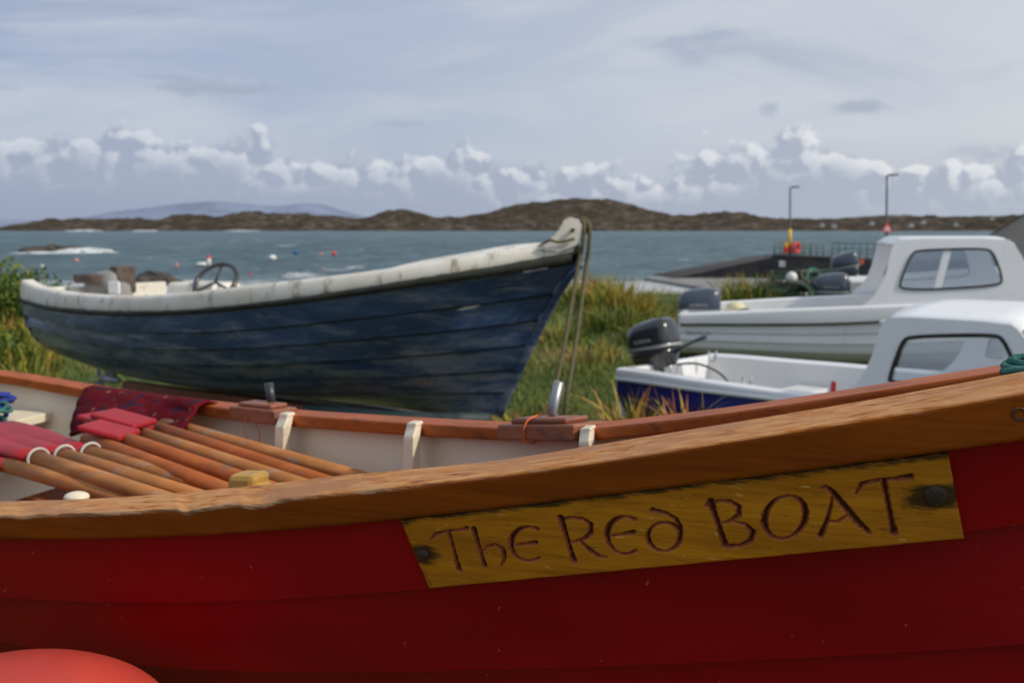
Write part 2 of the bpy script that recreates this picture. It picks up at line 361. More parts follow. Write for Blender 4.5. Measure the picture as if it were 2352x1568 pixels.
for k,(a,b,z,mt) in enumerate(oars):
    pa=PZ(a[0],a[1],z); pb=PZ(b[0],b[1],z-.01); dd=(pb-pa); pb2=pb+dd.normalized()*.25
    tube('oar_shaft_%d'%k,[pa,pa.lerp(pb2,.3),pb2],[.0165,.017,.0155],mt,rb,12)
    if k<4:
        blade('oar_blade_%d'%k,pa,-dd.normalized()+Vector((0,.02,.0)),.42,.05,m_redpaint)
        if k>0: torus('rope_ring_%d'%k,pa+dd.normalized()*.02,(0.5,.5,.0),(0,0,1),.022,.003,m_ropew,rb,20)
for k,(u,v,u2,v2_) in enumerate([(210,952,322,988),(203,975,300,1000),(235,948,335,975)]):
    a=PZ(u,v,1.16+.006*k); b=PZ(u2,v2_,1.14+.006*k)
    d=(b-a); s=d.cross(Vector((0,0,1))).normalized(); obox('oar_blade_b%d'%k,(a+b)/2,d/2,s*.042,Vector((0,0,.007)),m_redpaint,rb,.005)
obox('red_box',PZ(25,1035,1.08),(.06,-.02,0),(.02,.07,0),(0,0,.02),m_redpaint,rb,.01)
pc=P(568,1092,1.62); obox('oak_knee',pc+Vector((0,0,-.02)),(.024,-.010,.002),(.010,.02,0),(.004,0,.026),m_yel,rb,.009)
obox('oak_knee_foot',pc+Vector((.03,-.01,-.022)),(.018,-.006,-.008),(.006,.016,0),(0,0,.012),m_yel,rb,.006)
ellipsoid('painted_knob',P(176,1141,1.6),(.020,.018,.009),m_pb,rb)
rows=[]
for j in range(22):
    t=j/21; row=[]
    for i in range(40):
        s=i/39; u=212+s*265
        g=P(u,vft(u),Yf(u))
        if t<.2: p=g+Vector((.5,.86,0))*(.07-.07*t/.2)+Vector((0,0,.008-.03*(1-t/.2)))
        else:
            q=(t-.2)/.8; ub=165+s*245; bot=P(ub,1003-8*math.sin(s*5),Yf(u)-.17-.06*math.sin(s*6))
            p=(g+Vector((-.01,-.015,.008))).lerp(bot,q)+Vector((-.36,-.93,0))*(.016*math.sin(s*19+q*3)*q+.01*mnz.noise(Vector((s*6,q*5,0))))+Vector((0,0,.004*math.sin(s*17)))
        row.append(p)
    rows.append(row)
o=strips('carpet_throw',[rows],m_carpet,rb); s=o.modifiers.new('s','SOLIDIFY'); s.thickness=.008
# --- name board, carved
TL=(918,1195);TR=(2178,1040);BR=(2215,1238);BL=(985,1352)
def onb(p,o): return P(p[0],p[1],Yg(*p)+o)
o0=onb(TL,.010); ox=onb(TR,.010); ob=onb(BL,.030)
e1=(ox-o0).normalized(); e3=e1.cross(ob-o0).normalized()
if e3.y>0: e3=-e3
e2=e3.cross(e1)
def loc2(u,v):
    d=ray(u,v); o=Vector((0,0,EYE)); t=(o0-o).dot(e3)/d.dot(e3); p=o+d*t-o0; return (p.dot(e1),p.dot(e2))
cs=[loc2(*BL),loc2(*BR),loc2(*TR),loc2(*TL)]
def ell(cx,cy,rx,ry,a0,a1,n=14,sk=0):
    return [(cx+rx*math.cos(math.radians(a0+(a1-a0)*i/n))+sk*math.sin(math.radians(a0+(a1-a0)*i/n)),cy+ry*math.sin(math.radians(a0+(a1-a0)*i/n))) for i in range(n+1)]
ST=[]
def st(p,w): ST.append((p,w))
def stemp(a,b): return [(a[0]+(b[0]-a[0])*t,a[1]+(b[1]-a[1])*t) for t in (0,.2,.5,.8,1)]
st([(988,1240),(1000,1226),(1030,1219),(1060,1216),(1072,1213)],[3,6,5,5,8]); st(stemp((1030,1220),(1054,1308)),[7,7,7,7,10])
st(stemp((1088,1215),(1113,1299)),[10,8,7,7,9]); st([(1106,1268),(1118,1255),(1138,1250),(1155,1262),(1159,1282),(1150,1300)],[3,5,6,8,7,3])
st(ell(1214,1249,41,39,-62,-305,16),[7,5,5,6,7,8,9,9,9,8,7,6,5,5,5,5,5]); st([(1176,1252),(1205,1249),(1230,1246)],[4,5,8])
st(stemp((1288,1190),(1318,1288)),[11,9,8,8,10]); st([(1284,1194),(1310,1188),(1338,1191),(1357,1205),(1356,1224),(1340,1238),(1312,1245)],[5,5,6,8,8,6,4]); st([(1330,1240),(1352,1262),(1375,1277),(1394,1279)],[5,8,7,3])
st(ell(1436,1229,42,43,-60,-305,16),[7,5,5,6,7,8,9,9,9,8,7,6,5,5,5,5,5]); st([(1398,1231),(1428,1227),(1455,1222)],[4,5,8])
st(ell(1525,1232,37,33,0,360,22),[8,8,7,6,5,4.5,5,6,7,8,8,8,7,6,5,4.5,4.5,5,6,7,8,8,8]); st([(1562,1232),(1563,1212),(1552,1192),(1530,1178),(1498,1171)],[8,8,7,6,8])
st(stemp((1632,1153),(1665,1250)),[12,9,8.5,8.5,10]); st([(1622,1160),(1650,1150),(1678,1151),(1697,1164),(1697,1182),(1680,1195),(1652,1202)],[6,5,6,8,8,6,4]); st([(1680,1196),(1712,1204),(1730,1222),(1724,1242),(1700,1253),(1662,1254)],[4,6,9,8,6,7])
st(ell(1803,1188,47,49,0,360,26,-8),[9,9,8,7,6,5,5,5,6,7,8,9,10,9.5,9,8,7,6,5,5,5,6,7,8,9,9,9])
st([(1884,1122),(1898,1118),(1914,1132),(1940,1163),(1968,1196),(1994,1221)],[4,6,9,10,9.5,8]); st([(1914,1134),(1908,1165),(1898,1200),(1884,1231)],[4,5.5,7,9]); st([(1902,1197),(1924,1198),(1950,1180)],[4,4.5,4])
st([(1966,1134),(1978,1112),(2010,1104),(2060,1099),(2092,1095)],[3,7,6,6,9]); st(stemp((2030,1104),(2053,1222)),[8,8,7.5,7.5,11])
NX,NY=1150,160
S,T=np.meshgrid(np.linspace(0,1,NX),np.linspace(0,1,NY))
cb=np.array(cs)
G=((1-S)*(1-T))[...,None]*cb[0]+(S*(1-T))[...,None]*cb[1]+(S*T)[...,None]*cb[2]+((1-S)*T)[...,None]*cb[3]
gx=G[...,0].ravel(); gy=G[...,1].ravel(); D=np.zeros_like(gx); wob=1+.12*np.sin(gx*900)*np.sin(gy*700+gx*300)
ps=1.0/F*1.07
for pts,ws in ST:
    lp=[loc2(*p) for p in pts]
    if len(ws)!=len(pts): ws=list(np.interp(np.linspace(0,1,len(pts)),np.linspace(0,1,len(ws)),ws))
    for (a,b,wa,wb) in zip(lp[:-1],lp[1:],ws[:-1],ws[1:]):
        mx=max(wa,wb)*ps+.001
        sel=np.where((gx>min(a[0],b[0])-mx)&(gx<max(a[0],b[0])+mx)&(gy>min(a[1],b[1])-mx)&(gy<max(a[1],b[1])+mx))[0]
        if len(sel)==0: continue
        dx,dy=b[0]-a[0],b[1]-a[1]; L2=dx*dx+dy*dy+1e-12
        t=np.clip(((gx[sel]-a[0])*dx+(gy[sel]-a[1])*dy)/L2,0,1)
        ds=np.hypot(gx[sel]-a[0]-t*dx,gy[sel]-a[1]-t*dy); w=(wa+(wb-wa)*t)*ps*wob[sel]*1.0
        D[sel]=np.maximum(D[sel],np.clip((w-ds)*1.9,0,.0065))
Wl=cb[1][0]-cb[0][0]
bolts=[loc2(2150,1138),loc2(973,1272)]
stain=np.zeros_like(gx)
for (bx,by),rr,kx in zip(bolts,(.022,.020),(2.2,1.5)):
    stain=np.maximum(stain,np.exp(-(((gx-bx)/(rr*kx))**2+((gy-by)/rr)**2)))
stain=np.maximum(stain,.75*np.exp(-((T.ravel()-1)/.12)**2)); stain=np.maximum(stain,.55*np.exp(-((T.ravel())/.06)**2)); stain=np.maximum(stain,.6*np.exp(-((S.ravel())/.03)**2))
edge=np.minimum(np.minimum(S.ravel()*Wl,(1-S.ravel())*Wl),np.minimum(T.ravel(),1-T.ravel())*.09)
rnd=np.clip(.0025-edge,0,.0025); Dz=D+rnd*rnd/.0025*.8+.0003*np.sin(gx*60+gy*20)
co=np.array(o0)[None,:]+gx[:,None]*np.array(e1)+gy[:,None]*np.array(e2)-Dz[:,None]*np.array(e3)
idx=np.arange(NX*NY).reshape(NY,NX)
q=np.stack([idx[:-1,:-1],idx[:-1,1:],idx[1:,1:],idx[1:,:-1]],-1).reshape(-1,4)
bord=np.concatenate([idx[0,:],idx[1:,-1],idx[-1,-2::-1],idx[-2:0:-1,0]])
back=co[bord]-np.array(e3)*.018; n0=len(co); nb=len(bord)
co2=np.vstack([co,back]); sq=np.array([[bord[i],n0+i,n0+(i+1)%nb,bord[(i+1)%nb]] for i in range(nb)])
me=bpy.data.meshes.new('name_board'); me.from_pydata(co2.tolist(),[],np.vstack([q,sq]).tolist()); me.polygons.foreach_set('use_smooth',[True]*len(q)+[False]*nb)
a=me.attributes.new('groove','FLOAT','POINT'); a.data.foreach_set('value',np.concatenate([np.clip(D/.0012,0,1),np.zeros(nb)]).astype(np.float32))
a=me.attributes.new('stain','FLOAT','POINT'); a.data.foreach_set('value',np.concatenate([stain,np.zeros(nb)]).astype(np.float32))
a=me.attributes.new('gdepth','FLOAT','POINT'); a.data.foreach_set('value',np.concatenate([np.clip(D/.0065,0,1),np.zeros(nb)]).astype(np.float32))
def board_mat():
    m,nt,b=new_mat('ochre_carved_board')
    v=coords(nt,(5,50,90),RZ); g=noise(nt,v,1.0,7,.65,1.0)
    cc=ramp(nt,g,[(.28,(.30,.10,.004)),(.45,(.47,.175,.007)),(.6,(.55,.215,.010)),(.75,(.64,.28,.02))])
    big=noise(nt,coords(nt,(4,12,20),RZ),1.3,4,.6); cc=mixc(nt,mrange(nt,big,.38,.68,0,.65),cc,(.33,.115,.006))
    fl=noise(nt,coords(nt,(18,60,60),RZ),1.6,4,.6); cc=mixc(nt,mrange(nt,fl,.64,.70),cc,(.60,.36,.10))
    ns=noise(nt,coords(nt,(22,60,110),RZ),1.2,6,.75)
    sf=mth(nt,'ADD',mth(nt,'MULTIPLY',attr(nt,'stain'),.62),mth(nt,'MULTIPLY',ns,.75)); cc=mixc(nt,mrange(nt,sf,.68,.88,0,.9),cc,(.022,.014,.006))
    n2=noise(nt,coords(nt,(10,80,80),RZ),2,6,.8); cc=mixc(nt,mrange(nt,n2,.56,.70,0,.7),cc,(.08,.035,.008))
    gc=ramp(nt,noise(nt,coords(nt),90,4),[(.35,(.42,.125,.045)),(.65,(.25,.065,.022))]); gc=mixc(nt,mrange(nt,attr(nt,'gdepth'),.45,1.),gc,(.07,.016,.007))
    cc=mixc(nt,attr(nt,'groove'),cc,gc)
    nt.links.new(cc,b.inputs['Base Color']); inp(b,'Roughness',.45); inp(b,'Coat Weight',.05); inp(b,'Coat Roughness',.25); inp(b,'Specular IOR Level',.2); bump(nt,b,g,.6,.002); return m
me.materials.append(board_mat()); link(bpy.data.objects.new('name_board',me),rb)
for k,((bx,by),r) in enumerate(zip(bolts,(.0118,.0075))):
    c=o0+e1*bx+e2*by; rows=[]
    for t in np.linspace(0,1,8):
        a=t*math.pi/2; rows.append([c+(e1*math.cos(x)+e2*math.sin(x))*r*math.cos(a)+e3*(.0045*math.sin(a)+.0005) for x in [2*math.pi*i/28 for i in range(28)]])
    strips('board_bolt_%d'%k,[rows],m_bolt,rb,closed=True)
cp=P(2342,951,Yg(2342,951)-.001)
torus('gunwale_plug',cp,e1,e2,.006,.0012,m_bolt,rb,20)
pts=[]
for k in range(60):
    a=k*.42; pts.append(P(2350,850,1.03)+Vector((.018*math.cos(a)+.0003*k,.02*math.sin(a*.9),.0025*math.sin(a*1.7)-.002+.0002*k)))
tube('bow_rope',pts,.0038,m_ropeg,rb,8)
for k,x in enumerate((-1.6,.1)):
    y=1.132-.383*x+.6; obox('cradle_beam_%d'%k,(x,y,.3),(.06,0,0),(.1,.35,0),(0,0,.33),m_block,rb,.01)
fb=empty('mooring_buoy',P(110,1640,1.22))
ellipsoid('float',P(70,1668,1.24),(.18,.12,.090),m_salmon,fb,48,28)
ellipsoid('float_eye',P(70,1668,1.24)+Vector((.185,0,-.01)),(.03,.02,.02),m_navy,fb)
# ================================================================== generic boat hull
class Hull:
    def __init__(s,A0,A1,hb,zk,rake,pw=2.6):
        s.A0=Vector((A0[0],A0[1],0)); s.A1=Vector((A1[0],A1[1],0)); s.d=(s.A1-s.A0).normalized(); s.n=Vector((-s.d.y,s.d.x,0))
        s.hb=hb; s.zk=zk; s.rake=rake; s.pw=pw
    def xy(s,t,lat_,sg,q=0):
        tt=t*(1-s.rake*q**.8); return s.A0+(s.A1-s.A0)*tt+s.n*sg*lat_
    def refl(s,p): return p-s.n*2*((p-s.A0).dot(s.n))
def smoothlat(q,t,pw):
    base=math.sqrt(max(0,1-q**pw))
    return base**(1+1.3*t*t) if q<1 else 0
def build_hull(H,parent,mat,ns=60,strakes=6,lip=.014,z0=None,name='hull',seam=None,sw=.006):
    ts=np.linspace(0,1,ns); cols={}
    for sg in (-1,1):
        sl=[];sm_=[]
        def row(q,off):
            out=[]
            for t in ts:
                la=H.hb(t)*smoothlat(q,t,H.pw); z=z0(t,sg)*(1-q)+(H.zk(t))*q
                p=H.xy(t,max(la-off,0.002),sg,q); p.z=z; out.append(p)
            return out
        for r in range(strakes):
            qa=(r/strakes)**.95; qb=((r+1)/strakes)**.95; mid=(qa+qb)/2
            top=row(qa+(sw if (seam and r) else 0),lip if r else 0); bot=row(qb,0); sl.append([top,row(mid,lip*.5 if r else 0),bot])
            if r<strakes-1:
                (sm_ if seam else sl).append([bot,row(qb+sw,lip)] if seam else [bot,row(qb,lip)])
        nm='port' if sg<0 else 'starboard'
        strips('%s_%s'%(name,nm),sl,mat,parent)
        if seam: strips('plank_seams_'+nm,sm_,seam,parent)
        cols[sg]=[row((r/strakes)**.95,0)[0] for r in range(strakes+1)]
    v=cols[-1]+cols[1][::-1]
    mesh('transom',v,[tuple(range(len(v)))],mat,parent,False)
# ================================================================== BLUE BOAT
bb=empty('blue_clinker_boat',(-1.5,7.3,.8))
hbB=spl([(0,.72),(.2,.9),(.4,.97),(.6,.93),(.75,.76),(.88,.46),(.96,.18),(1,.03)])
HB=Hull((-3.44,8.62),(.38,6.0),hbB,spl([(0,.50),(.3,.40),(.8,.41),(1,.44)]),.125)
vwt=spl([(0,640),(45,641),(60,650),(120,668),(200,677),(300,680),(450,669),(600,652),(850,622),(1000,600),(1200,570),(1325,556),(1400,545)])
vkt=spl([(0,670),(40,682),(90,697),(200,710),(400,711),(600,693),(800,665),(1000,632),(1150,608),(1325,576),(1400,560)])
vkb=spl([(0,682),(40,692),(90,708),(200,723),(400,724),(600,708),(800,683),(1000,655),(1200,627),(1325,605),(1400,590)])
def zB(vf):
    def f(t,sg):
        p=HB.xy(t,hbB(t),-1); z=zat(p.x,p.y,vf)
        if sg>0: z-=.25*hbB(t)/.97*(1-sm(.45,.8,t))-.03*hbB(t)*sm(.5,.8,t)
        return z
    return f
zt,zkt,zkb=zB(vwt),zB(vkt),zB(vkb)
m_seam=M('dark_plank_seam',(.004,.006,.010),(.010,.011,.010),20,.9)
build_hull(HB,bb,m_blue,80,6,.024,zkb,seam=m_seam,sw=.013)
ts=np.linspace(0,1,100)
def brow(sg,inset,zf,dz=0):
    out=[]
    for i,t in enumerate(ts):
        p=HB.xy(t,max(hbB(t)-inset,.0 if inset>0 else -inset),sg); p.z=zf(t,sg)+(dz*sm(.1,.45,hbB(t)) if dz<-.1 else dz)+(.005*mnz.noise(Vector((i*.9,inset*50,sg))) if zf is not zt else 0); out.append(p)
    return out
for sg in(-1,1):
    nm='port' if sg<0 else 'starboard'
    strips('rubbing_strake_'+nm,[[brow(sg,0,zkb,.008),brow(sg,-.025,zkb,.012),brow(sg,-.03,zkt,-.012),brow(sg,-.005,zkt,.0)]],m_rub,bb)
    strips('gunwale_'+nm,[[brow(sg,-.006,zkt,-.002),brow(sg,-.012,zkt,.02),brow(sg,.0,zt,-.03),brow(sg,.008,zt,-.008),brow(sg,.025,zt),brow(sg,.10,zt),brow(sg,.12,zt,-.02),brow(sg,.13,zt,-.3)]],m_whiteold,bb)
rows=[]
for t in np.linspace(.80,1,14):
    a=HB.xy(t,max(hbB(t)-.05,.01),-1); a.z=zt(t,-1); b=HB.xy(t,max(hbB(t)-.05,.01),1); b.z=zt(t,1)
    rows.append([a.lerp(b,k/8)+Vector((0,0,.05*math.sin(math.pi*k/8)*min(1,hbB(t)/.4))) for k in range(9)])
strips('foredeck',[rows],m_whiteold,bb)
rows=[[HB.xy(t,(hbB(t)-.16)*.85*k,1)+Vector((0,0,.82)) for k in(-1,-.5,0,.5,1)] for t in np.linspace(.02,.66,40)]
strips('sole',[rows],m_white,bb)
p0=HB.xy(0,.6,-1);p1=HB.xy(0,.6,1);obox('transom_cap',((p0+p1)/2)+Vector((0,0,zt(0,-1)-.16)),(p1-p0)/2,HB.d*.04,(0,0,.09),m_whiteold,bb,.01)
pts=[]
for q in np.linspace(0,1,14):
    p=HB.xy(1,0,1,q)+HB.d*.02; p.z=zkb(1,-1)*(1-q)+HB.zk(1)*q; pts.append(p)
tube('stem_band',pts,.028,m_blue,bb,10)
yb=6.0
for k,dy in enumerate((-.06,.06)):
    out=[(1235,570),(1262,556),(1288,528),(1298,508),(1310,502),(1326,506),(1334,520),(1333,548),(1322,560),(1280,575)]
    v=[P(u,w,yb)+Vector((0,dy,0)) for u,w in out]; v2=[p+Vector((0,.018,0)) for p in v]; n=len(v)
    o=mesh('bow_cheek_%d'%k,v+v2,[tuple(range(n)),tuple(range(n,2*n))[::-1]]+[(i,(i+1)%n,n+(i+1)%n,n+i) for i in range(n)],m_whiteold,bb,False)
    b=o.modifiers.new('b','BEVEL'); b.width=.006; b.segments=2
ellipsoid('bow_sheave',P(1340,520,yb),(.045,.055,.05),m_rope,bb)
tube('sheave_pin',[P(1316,528,yb-.09),P(1316,528,yb+.1)],.012,m_bolt,bb)
tube('hauling_rope_0',curvept([P(1306,522,yb),P(1325,508,yb-.02),P(1340,512,yb-.05),P(1338,560,yb-.06),P(1330,600,yb-.06),P(1302,760,yb-.3),P(1274,905,yb-.5),P(1272,960,yb-.5)],40),.012,m_rope,bb)
tube('hauling_rope_1',curvept([P(1318,515,yb+.05),P(1340,502,yb),P(1354,522,yb-.05),P(1352,570,yb-.06),P(1345,620,yb-.06),P(1325,770,yb-.3),P(1303,905,yb-.5),P(1296,960,yb-.5)],40),.0125,m_rope,bb)
tube('lashing',curvept([P(1236,567,yb),P(1262,552,yb-.08),P(1285,556,yb-.08),P(1320,548,yb-.08)],14),.008,m_rope,bb)
wc=P(495,648,7.7); torus('steering_wheel',wc,(.93,-.3,.05),(.1,.55,.62),.175,.019,m_dark,bb,40)
for a in (90,210,330):
    e=Vector((.93,-.3,.05)).normalized()*math.cos(math.radians(a))+Vector((.1,.55,.62)).normalized()*math.sin(math.radians(a))
    tube('wheel_spoke_%d'%a,[wc,wc+e*.17],.011,m_dark,bb)
obox('console',P(470,692,7.95),(.2,-.1,0),(.08,.15,0),(0,0,.15),m_whiteold,bb,.03)
def outboard(name,loc,fwd,up,s,mat,lower,label=None):
    fwd=Vector(fwd).normalized(); up=Vector(up).normalized(); side=up.cross(fwd).normalized(); fwd=side.cross(up).normalized(); loc=Vector(loc)
    e=empty(name,loc)
    def W(x,y,z): return loc+(fwd*x+side*y+up*z)*s
    def ring(cx,hx,hy,z,n=28,tilt=0):
        o=[]
        for i in range(n):
            a=2*math.pi*i/n; c,sn=math.cos(a),math.sin(a)
            x=math.copysign(abs(c)**.55,c)*hx; y=math.copysign(abs(sn)**.55,sn)*hy
            o.append(W(cx+x,y,z+tilt*x))
        return o
    strips('cowl_pan',[[ring(0,.14,.10,-.20),ring(0,.19,.125,-.14),ring(0,.215,.14,-.06),ring(0,.22,.145,-.01)]],lower,e,closed=True,caps=True)
    strips('cowl',[[ring(0,.225,.15,-.005),ring(0,.235,.158,.03),ring(.0,.235,.158,.10),ring(.0,.225,.15,.17,tilt=.05),ring(.01,.205,.135,.215,tilt=.08),ring(.01,.16,.10,.245,tilt=.1),ring(.01,.08,.05,.258,tilt=.1)]],mat,e,closed=True,caps=True)
    strips('cowl_band',[[ring(0,.24,.163,.0),ring(0,.243,.165,.012),ring(0,.24,.163,.024)]],m_silver,e,closed=True)
    strips('leg',[[ring(.02,.12,.08,-.18),ring(.0,.085,.055,-.35),ring(-.01,.07,.04,-.6),ring(-.02,.07,.03,-.78)]],lower,e,closed=True,caps=True)
    obox('cavitation_plate',W(-.05,0,-.62),fwd*.16*s,side*.075*s,up*.006*s,lower,e,.002)
    tube('gearcase',[W(.14,0,-.78),W(.10,0,-.78),W(0,0,-.78),W(-.12,0,-.78),W(-.16,0,-.78)],[.006*s,.03*s,.045*s,.04*s,.02*s],lower,e,12)
    for a in (0,120,240):
        r=math.radians(a); dr=side*math.cos(r)+up*math.sin(r); tn=side*-math.sin(r)+up*math.cos(r)
        c=W(-.17,0,-.78)
        mesh('propeller_blade_%d'%a,[c,c+(dr*.05+tn*.04+fwd*.02)*s,c+(dr*.11+tn*.02+fwd*.01)*s,c+(dr*.1-tn*.03-fwd*.02)*s,c+(dr*.04-tn*.03-fwd*.01)*s],[(0,1,2,3,4)],lower,e,False)
    obox('clamp_bracket',W(.17,0,-.3),fwd*.04*s,side*.09*s,up*.13*s,m_silver,e,.01)
    tube('tiller',[W(.2,0,-.06),W(.4,.02,.0),W(.55,.02,.03)],[.02*s,.016*s,.02*s],m_dark,e)
    if label:
        for sg in (-1,1):
            text('cowl_label_%s'%('a' if sg<0 else 'b'),label,W(0,sg*.161,.075),fwd*(sg*-1),up,.048*s,m_label,e)
    return e
m_faded=M('sun_faded_cowl',(.30,.29,.27),(.24,.23,.21),6,.6,dirt=(.10,.075,.05),dscale=9,dlo=.55,dhi=.7)
m_brown=M('brown_engine_box',(.055,.035,.025),(.13,.10,.08),12,.7)
outboard('outboard_motor',P(250,684,8.35),HB.d,(0,0,1),.86,m_faded,m_silver)
q0=P(222,633,8.3); obox('cowl_cover',q0+Vector((0,0,-.02)),HB.d*.13,HB.n*.13,(0,0,.035),m_brown,bb,.015)
q0=P(283,642,8.3); obox('engine_box',q0,HB.d*.05,HB.n*.09,(0,0,.11),m_brown,bb,.015)
obox('engine_box_plate',P(262,660,8.12),HB.d*.07,HB.n*.01,(0,0,.05),m_clean,bb,.008)
bt=empty('boat_trailer',(-1.4,7.3,.3))
for sg in(-1,1):
    a=HB.xy(.05,.45,sg);b=HB.xy(.75,.35,sg);tube('side_rail_%d'%sg,[a+Vector((0,0,.28)),b+Vector((0,0,.28)),HB.xy(1.1,0,1)+Vector((0,0,.28))],.035,m_metal,bt)
    w=HB.xy(.35,.85,sg)+Vector((0,0,.24)); torus('tyre_%d'%sg,w,HB.d,(0,0,1),.18,.07,m_rub,bt); tube('hub_%d'%sg,[w-HB.n*.05,w+HB.n*.05],.12,m_metal,bt,16)
    a=HB.xy(.15,.3,sg);b=HB.xy(.8,.25,sg); obox('bunk_%d'%sg,(a+b)/2+Vector((0,0,.38)),(b-a)/2,HB.n*.04,(0,0,.03),m_block,bt)
tube('axle',[HB.xy(.35,.85,-1)+Vector((0,0,.24)),HB.xy(.35,.85,1)+Vector((0,0,.24))],.03,m_metal,bt)
tube('keel_roll',[P(700,945,6.3),P(900,960,6.15),P(1125,965,6.05)],.045,M('dark_green_tarpaulin',(.012,.03,.035),(.02,.04,.04),8,.6,bmp=.5),bt,12)
tube('winch_post',[P(1262,955,5.5)+Vector((0,0,-.45)),P(1262,955,5.5)],.03,m_metal,bt)
# ================================================================== WHITE BOATS
def chaikin(p,it=2):
    for _ in range(it):
        q=[]
        for i in range(len(p)):
            a,b=p[i],p[(i+1)%len(p)]; q.append((a[0]*.78+b[0]*.22,a[1]*.78+b[1]*.22)); q.append((a[0]*.22+b[0]*.78,a[1]*.22+b[1]*.78))
        p=q
    return p
def panel(name,outer,holes,mat,o,x,y,parent,ext=.01):
    cu=bpy.data.curves.new(name,'CURVE'); cu.dimensions='2D'; cu.fill_mode='BOTH'; cu.extrude=ext
    for pl in [outer]+holes:
        s=cu.splines.new('POLY'); s.points.add(len(pl)-1); s.use_cyclic_u=True
        for i,p in enumerate(pl): s.points[i].co=(p[0],p[1],0,1)
    cu.materials.append(mat); ob=bpy.data.objects.new(name,cu); z=x.cross(y).normalized()
    mm=Matrix((x,y,z)).transposed().to_4x4(); mm.translation=o
    scene.collection.objects.link(ob); ob.parent=parent; ob.matrix_parent_inverse=Matrix.Translation(parent.location).inverted(); ob.matrix_basis=mm; return ob
def white_boat(name,H,vtop,vband,bandmat,hullmat,cab_t,out_px,win_px,roof_n,camber,floorz,strakes=5,lean=.16,cab_in=.03,seam=None,mull=None):
    e=empty(name,tuple((H.A0+H.A1)/2+Vector((0,0,.5))))
    def Z(vf):
        return lambda t,sg: (lambda p: zat(p.x,p.y,vf))(H.xy(t,H.hb(t),-1))
    zt,zb=Z(vtop),Z(vband)
    build_hull(H,e,hullmat,60,strakes,.016,zb,seam=seam)
    ts=np.linspace(0,1,60); tl=np.linspace(0,.82,50)
    def row(sg,ins,zf,dz=0,tt=ts):
        o=[]
        for t in tt:
            p=H.xy(t,max(H.hb(t)-ins,.004),sg); p.z=zf(t,sg)+dz; o.append(p)
        return o
    for sg in(-1,1):
        nm='port' if sg<0 else 'starboard'
        strips('topside_band_'+nm,[[row(sg,-.004,zb),row(sg,-.012,zt,-.03),row(sg,-.006,zt,-.008),row(sg,.012,zt),row(sg,.09,zt),row(sg,.105,zt,-.015)]],m_clean,e)
        strips('inner_liner_'+nm,[[row(sg,.105,zt,-.015,tl),row(sg,.13,lambda t,s_:floorz+.05,0,tl),row(sg,.17,lambda t,s_:floorz,0,tl),[H.xy(t,0.0,sg)+Vector((0,0,floorz)) for t in tl]]],m_white,e)
        strips('fender_strip_'+nm,[[row(sg,-.004,zb,-.012),row(sg,-.026,zb,-.010),row(sg,-.026,zb,.010),row(sg,-.004,zb,.012)]],bandmat,e)
    a=H.xy(0,H.hb(0)-.02,-1);b=H.xy(0,H.hb(0)-.02,1); zz=zt(0,-1)
    obox('transom_top',(a+b)/2+Vector((0,0,(zz+floorz)/2-.01)),(b-a)/2,H.d*.03,(0,0,(zz-floorz)/2),m_clean,e,.01)
    obox('thwart',H.xy(.22,0,1)+Vector((0,0,floorz+.16)),H.n*(H.hb(.22)-.12),H.d*.12,(0,0,.02),m_white,e,.01)
    o=H.xy(cab_t,H.hb(cab_t)-cab_in,-1); o.z=zt(cab_t,-1)
    x=H.d.copy(); y=(Vector((0,0,1))+H.n*lean).normalized(); z=x.cross(y)
    def l2(u,v):
        d=ray(u,v); c=Vector((0,0,EYE)); t=(o-c).dot(z)/d.dot(z); p=c+d*t-o; return (p.dot(x),p.dot(y))
    outer=[l2(*p) for p in out_px]; win=chaikin([l2(*p) for p in win_px],2)
    panel('cabin_side_port',chaikin(outer,1),[win],m_clean,o,x,y,e)
    o2=H.refl(o); o2.z=o.z; y2=H.refl(y+H.A0)-H.A0; y2.z=y.z
    panel('cabin_side_starboard',chaikin(outer,1),[win],m_clean,o2,x,y2,e)
    for nm,oo,yy,sgn in(('port',o,y,-1),('starboard',o2,y2,1)):
        panel('window_pane_'+nm,win,[],m_glass,oo,x,yy,e,.002)
        lp=[oo+x*p[0]+yy*p[1]+H.n*sgn*.014 for p in win]; lp.append(lp[0]); lp.append(lp[1]); tube('window_gasket_'+nm,lp,.011,m_rub,e,6,False)
    rp=[outer[i] for i in roof_n]; rows=[]
    path=[rp[0]]
    for i in range(len(rp)-1):
        for k in range(1,7): path.append((rp[i][0]+(rp[i+1][0]-rp[i][0])*k/6,rp[i][1]+(rp[i+1][1]-rp[i][1])*k/6))
    for p in path:
        a=o+x*p[0]+y*p[1]-H.n*.012; b=o2+x*p[0]+y2*p[1]+H.n*.012
        rows.append([a.lerp(b,k/14)+Vector((0,0,camber*(math.sin(math.pi*k/14)**.6)-.01)) for k in range(15)])
    r=strips('cabin_roof',[rows],m_clean,e); s=r.modifiers.new('s','SOLIDIFY'); s.thickness=.025; s.offset=1
    rows=[]
    t0=min(.97,cab_t+.32)
    for t in np.linspace(t0,1,10):
        a=H.xy(t,max(H.hb(t)-.06,.004),-1); a.z=zt(t,-1); b=H.xy(t,max(H.hb(t)-.06,.004),1); b.z=a.z
        rows.append([a.lerp(b,k/8)+Vector((0,0,.06*math.sin(math.pi*k/8))) for k in range(9)])
    strips('foredeck',[rows],m_clean,e)
    pA=rp[0]; a=o+x*pA[0]+y*pA[1]; b=o2+x*pA[0]+y2*pA[1]
    tube('aft_roof_beam',[a,a.lerp(b,.5)+Vector((0,0,camber-.02)),b],.018,m_clean,e)
    bt=empty('boat_trailer',tuple((H.A0+H.A1)/2+Vector((0,0,.15))))
    zk=H.zk(.4)
